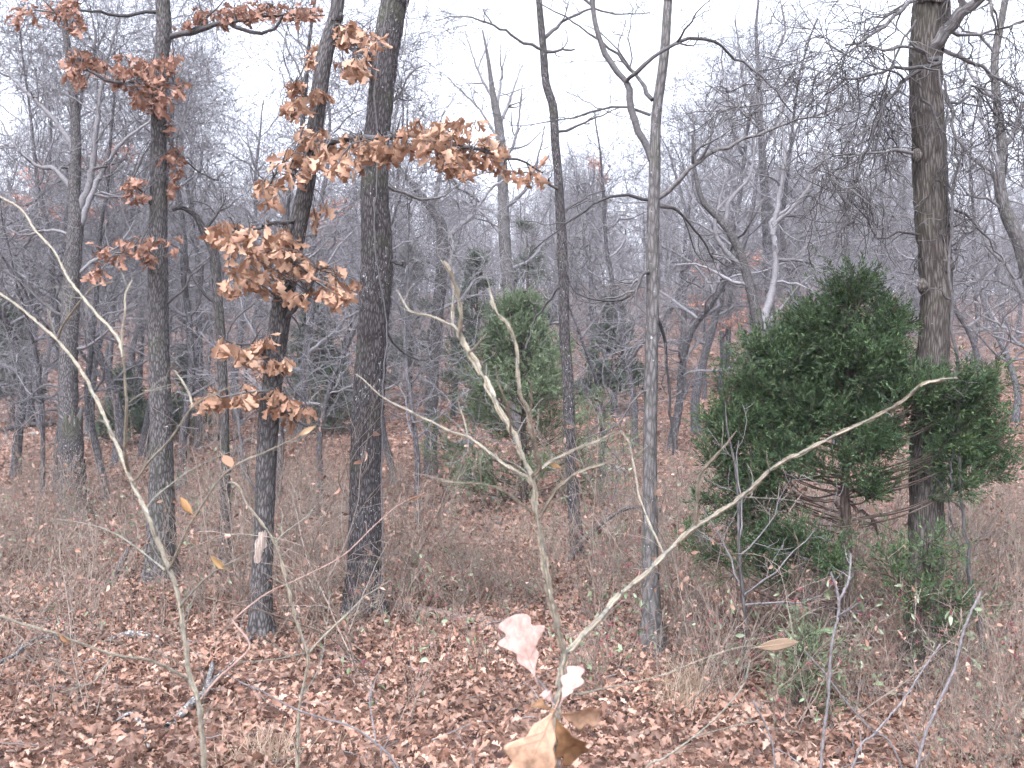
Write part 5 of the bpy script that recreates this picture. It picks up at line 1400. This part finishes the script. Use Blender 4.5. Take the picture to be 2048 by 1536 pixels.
# left sapling
s = Sapling('corky_sapling', 'tall greenish-grey bare sapling at the left foreground', 2.1, M['sapling'], 72, (412, 2300))
s.stem([(410, 1700), (408, 1534), (403, 1455), (396, 1397), (379, 1356), (373, 1301), (364, 1243), (359, 1206), (349, 1165), (337, 1137), (321, 1096), (301, 1045), (287, 1011, .02), (260, 955, .05), (239, 903, .08), (205, 825, .12), (185, 784, .14), (161, 739, .16), (133, 702, .18), (113, 678, .2), (85, 654, .22), (58, 630, .24), (27, 606, .26), (-10, 582, .28), (-60, 560, .3)], 20, 7, .0004, 'stem', None, True, 20)
s.stem([(115, 680, .2), (126, 650, .16), (147, 620, .12), (171, 589, .08), (191, 572, .05), (229, 563, 0)], 7, 2, .0003)
s.stem([(258, 945, .06), (250, 910, 0), (253, 825, -.06), (251, 773, -.08), (246, 705, -.1), (244, 664, -.1), (251, 620, -.1), (251, 589, -.09), (265, 560, -.08)], 9, 3, .0008)
s.stem([(246, 715, -.1), (236, 678, -.06), (219, 654, -.03), (191, 626, .02), (164, 592, .06), (137, 558, .1), (113, 510, .14), (99, 492, .16), (68, 458, .2), (44, 420, .23), (0, 393, .28), (-40, 370, .3)], 8, 5, .0004)
s.stem([(113, 680, .2), (105, 650, .2), (95, 615, .2)], 5, 2)
s.stem([(262, 960, .05), (273, 958, 0), (301, 920, -.06), (342, 876, -.1), (386, 814, -.15), (437, 784, -.19), (478, 770, -.22)], 7, 2, .0004)
s.stem([(384, 816, -.15), (379, 787, -.12), (362, 760, -.1), (349, 741, -.08)], 5, 3, .0004)
s.stem([(253, 810, -.06), (280, 790, -.1), (320, 775, -.13), (345, 768, -.15)], 5, 2)
s.stem([(290, 1020, .02), (310, 995, .06), (342, 968, .1), (376, 944, .14), (427, 917, .2), (470, 900, .24)], 5, 1.5)
s.stem([(337, 1140), (345, 1125, -.03), (362, 1086, -.06), (376, 1055, -.08), (396, 1023, -.1), (437, 961, -.14), (478, 927, -.18), (533, 903, -.22), (598, 872, -.28)], 7, 2, .0003)
s.stem([(331, 1141), (301, 1117, .06), (260, 1086, .12), (212, 1059, .18), (161, 1045, .24), (113, 1038, .28)], 6, 1.5)
bl = s.stem([(362, 1215), (366, 1206, -.02), (407, 1161, -.08), (444, 1134, -.12), (492, 1110, -.18), (501, 1093, -.2)], 6, 2.5)
s.leaf(452, 1138, 420, 1115, 'yellow_leaf', bl, 6, False, -.12, width=1.2)
bl = s.stem([(379, 1358), (335, 1336, -.04), (290, 1319, -.08), (239, 1312, -.12), (191, 1298, -.15), (147, 1281, -.18), (103, 1264, -.2), (51, 1250, -.22), (0, 1233, -.24), (-50, 1218, -.26)], 9, 5, .0005)
s.leaf(120, 1268, 138, 1288, 'ochre_leaf', bl, 7, False, -.2, width=1.3)
s.stem([(230, 1312, -.12), (200, 1345, -.16), (185, 1365, -.18), (120, 1385, -.22)], 5, 2)
bl = s.stem([(400, 1400), (420, 1375, .04), (444, 1349, .08), (472, 1325, .12), (500, 1290, .16), (472, 1250, .2), (470, 1237, .22), (530, 1189, .28), (581, 1165, .34), (632, 1141, .4), (690, 1108, .46), (745, 1055, .52), (796, 1011, .56), (850, 985, .6)], 7, 2.5, 0, 'branch', M['red_stem'])
s.leaf(845, 988, 820, 1000, 'ochre_leaf', bl, 8, False, .6, width=1.5)
s.leaf(597, 872, 630, 852, 'yellow_leaf', bl, 9, False, -.28, width=.8)
s.leaf(385, 1028, 350, 995, 'yellow_leaf', bl, 10, False, -.1, width=1.2)
s.leaf(445, 910, 466, 932, 'oak_leaf', bl, 12, False, .22, width=1.6, roll=.5)

# third sapling between
s = Sapling('corky_sapling', 'thin corky-ridged sapling left of centre, between the two larger saplings', 2.4, M['sapling'], 73, (592, 2150))
s.stem([(594, 1700), (595, 1534), (598, 1421), (608, 1370), (615, 1308), (595, 1250), (578, 1182), (560, 1114), (550, 1086), (526, 1049), (496, 1011), (475, 970), (455, 965)], 13, 4, .0012, 'stem', None, True, 14)
s.stem([(615, 1308), (649, 1271, .05), (700, 1223, .1), (731, 1192, .15), (783, 1160, .2)], 6, 2, .0003)
s.stem([(612, 1306), (547, 1319, -.1), (478, 1325, -.15)], 5, 2)
s.stem([(550, 1086), (570, 1065, .05), (610, 1035, .1), (640, 1000, .15)], 4, 1.5)
s.stem([(600, 1400), (640, 1330, .1), (655, 1240, .15), (660, 1180, .2)], 4, 1.5)

# leaning grey twig across the bottom
s = Sapling('bare_twig', 'pale grey twig slanting across the bottom left of centre', 2.3, M['grey_stem'], 74, (860, 2200))
s.stem([(830, 1700), (800, 1545), (750, 1485), (700, 1452), (649, 1438), (581, 1414), (533, 1387), (478, 1363)], 12, 4, 0, 'stem', None, True, 10)
s.stem([(752, 1487), (745, 1440, .05), (740, 1390, .08), (765, 1330, .1)], 5, 2)

# oak sprig with big leaves
s = Sapling('oak_sprig', 'oak sprig with large pinkish and tan leaves at the bottom centre', 1.75, M['grey_stem'], 75, (1150, 2550))
st = s.stem([(1140, 1700), (1120, 1540), (1108, 1480), (1104, 1440), (1110, 1410), (1096, 1385), (1072, 1358)], 10, 6, 0, 'stem', None, True, 10)
for (a, b, mk, sd_, ro, wd, cu, dt) in [((1072, 1360), (1036, 1252), 'pale_leaf', 21, .2, 1.15, .5, .03), ((1112, 1412), (1052, 1550), 'tan_leaf', 22, -.2, 1.0, .7, -.04), ((1108, 1430), (1150, 1512), 'ochre_leaf', 23, .3, 1.1, .6, .02), ((1112, 1425), (1182, 1432), 'tan_leaf', 24, .6, 1.0, .9, .03), ((1122, 1405), (1150, 1350), 'pale_leaf', 25, -.5, 1.0, .8, .04), ((1104, 1405), (1090, 1388), 'pale_leaf', 26, .9, 1.4, 1.0, 0), ((1104, 1420), (1066, 1400), 'ochre_leaf', 27, 1.2, .7, .8, .03)]:
    b = (a[0] + (b[0] - a[0]) * 1.18, a[1] + (b[1] - a[1]) * 1.18)
    s.leaf(*a, *b, mk, st, sd_, True, -.02, roll=ro, width=wd * 1.1, curl=cu, dt=dt)

# bottom right fork
s = Sapling('bare_twig', 'forked olive-grey twig rising at the bottom right of centre', 2.2, M['sapling'], 76, (1240, 2250))
s.stem([(1250, 1700), (1288, 1545), (1329, 1516), (1385, 1476), (1437, 1431), (1485, 1373), (1500, 1320)], 11, 4, 0, 'stem', None, True, 12)
s.stem([(1385, 1476), (1430, 1462, -.05), (1480, 1450, -.1), (1520, 1440, -.12)], 4, 2)

# grey broken stems at the right
for i, (pts, w0, w1, base, lab) in enumerate([([(1837, 1524), (1871, 1421), (1908, 1339), (1929, 1257), (1963, 1182)], 13, 9, (1760, 1900), 'thick grey snapped stem slanting right at the lower right'),
                                              ([(1707, 1527), (1748, 1469), (1803, 1404), (1844, 1342), (1881, 1288)], 10, 6, (1600, 1850), 'grey stem slanting right below the low sparse cedar'),
                                              ([(1799, 1524), (1741, 1459), (1690, 1401), (1649, 1346), (1608, 1301)], 9, 5, (1900, 1850), 'grey stem slanting left toward the tiny cedar seedling'),
                                              ([(1642, 1534), (1656, 1404), (1662, 1301), (1676, 1233), (1676, 1189), (1661, 1144)], 13, 8, (1630, 1950), 'upright pinkish-grey snapped stem in front of the cedar trunk'),
                                              ([(1550, 1534), (1533, 1455), (1502, 1397)], 10, 6, (1570, 1900), 'short grey snapped stem at the bottom right of centre')]):
    s = Sapling('snapped_sapling', lab, 3.0, M['grey_stem'], 80 + i, base, 'snapped grey stems')
    s.stem(pts, w0 * .85, w1 * .8, 0, 'stem', None, True, 8)
    if i == 3:
        s.stem([(1676, 1205), (1697, 1161, .05), (1702, 1107, .08)], 8, 5)
        s.stem([(1676, 1233), (1700, 1218, -.05), (1718, 1206, -.08)], 6, 4)

# single coloured leaves on thin smilax stems in the middle distance
# ------------------------------------------------------------------ the damp air
hz = MB()
x0, x1, y0, y1, z0, z1 = -180, 180, -40, 430, -3, 36
Vh = np.array([[x0, y0, z0], [x1, y0, z0], [x1, y1, z0], [x0, y1, z0], [x0, y0, z1], [x1, y0, z1], [x1, y1, z1], [x0, y1, z1]], float)
hz.add(Vh, [[0, 3, 2, 1], [4, 5, 6, 7], [0, 1, 5, 4], [1, 2, 6, 5], [2, 3, 7, 6], [3, 0, 4, 7]])
hm = bpy.data.materials.new('haze'); hm.use_nodes = True
hm.node_tree.nodes.clear()
ho = hm.node_tree.nodes.new('ShaderNodeOutputMaterial'); hv = hm.node_tree.nodes.new('ShaderNodeVolumePrincipled')
hv.inputs['Color'].default_value = (0.93, 0.93, 0.98, 1); hv.inputs['Density'].default_value = 0.0012
hm.node_tree.links.new(hv.outputs['Volume'], ho.inputs['Volume'])
tag(hz.build('haze', hm, None, False), 'thin damp haze in the wood', 'haze', None, 'stuff')
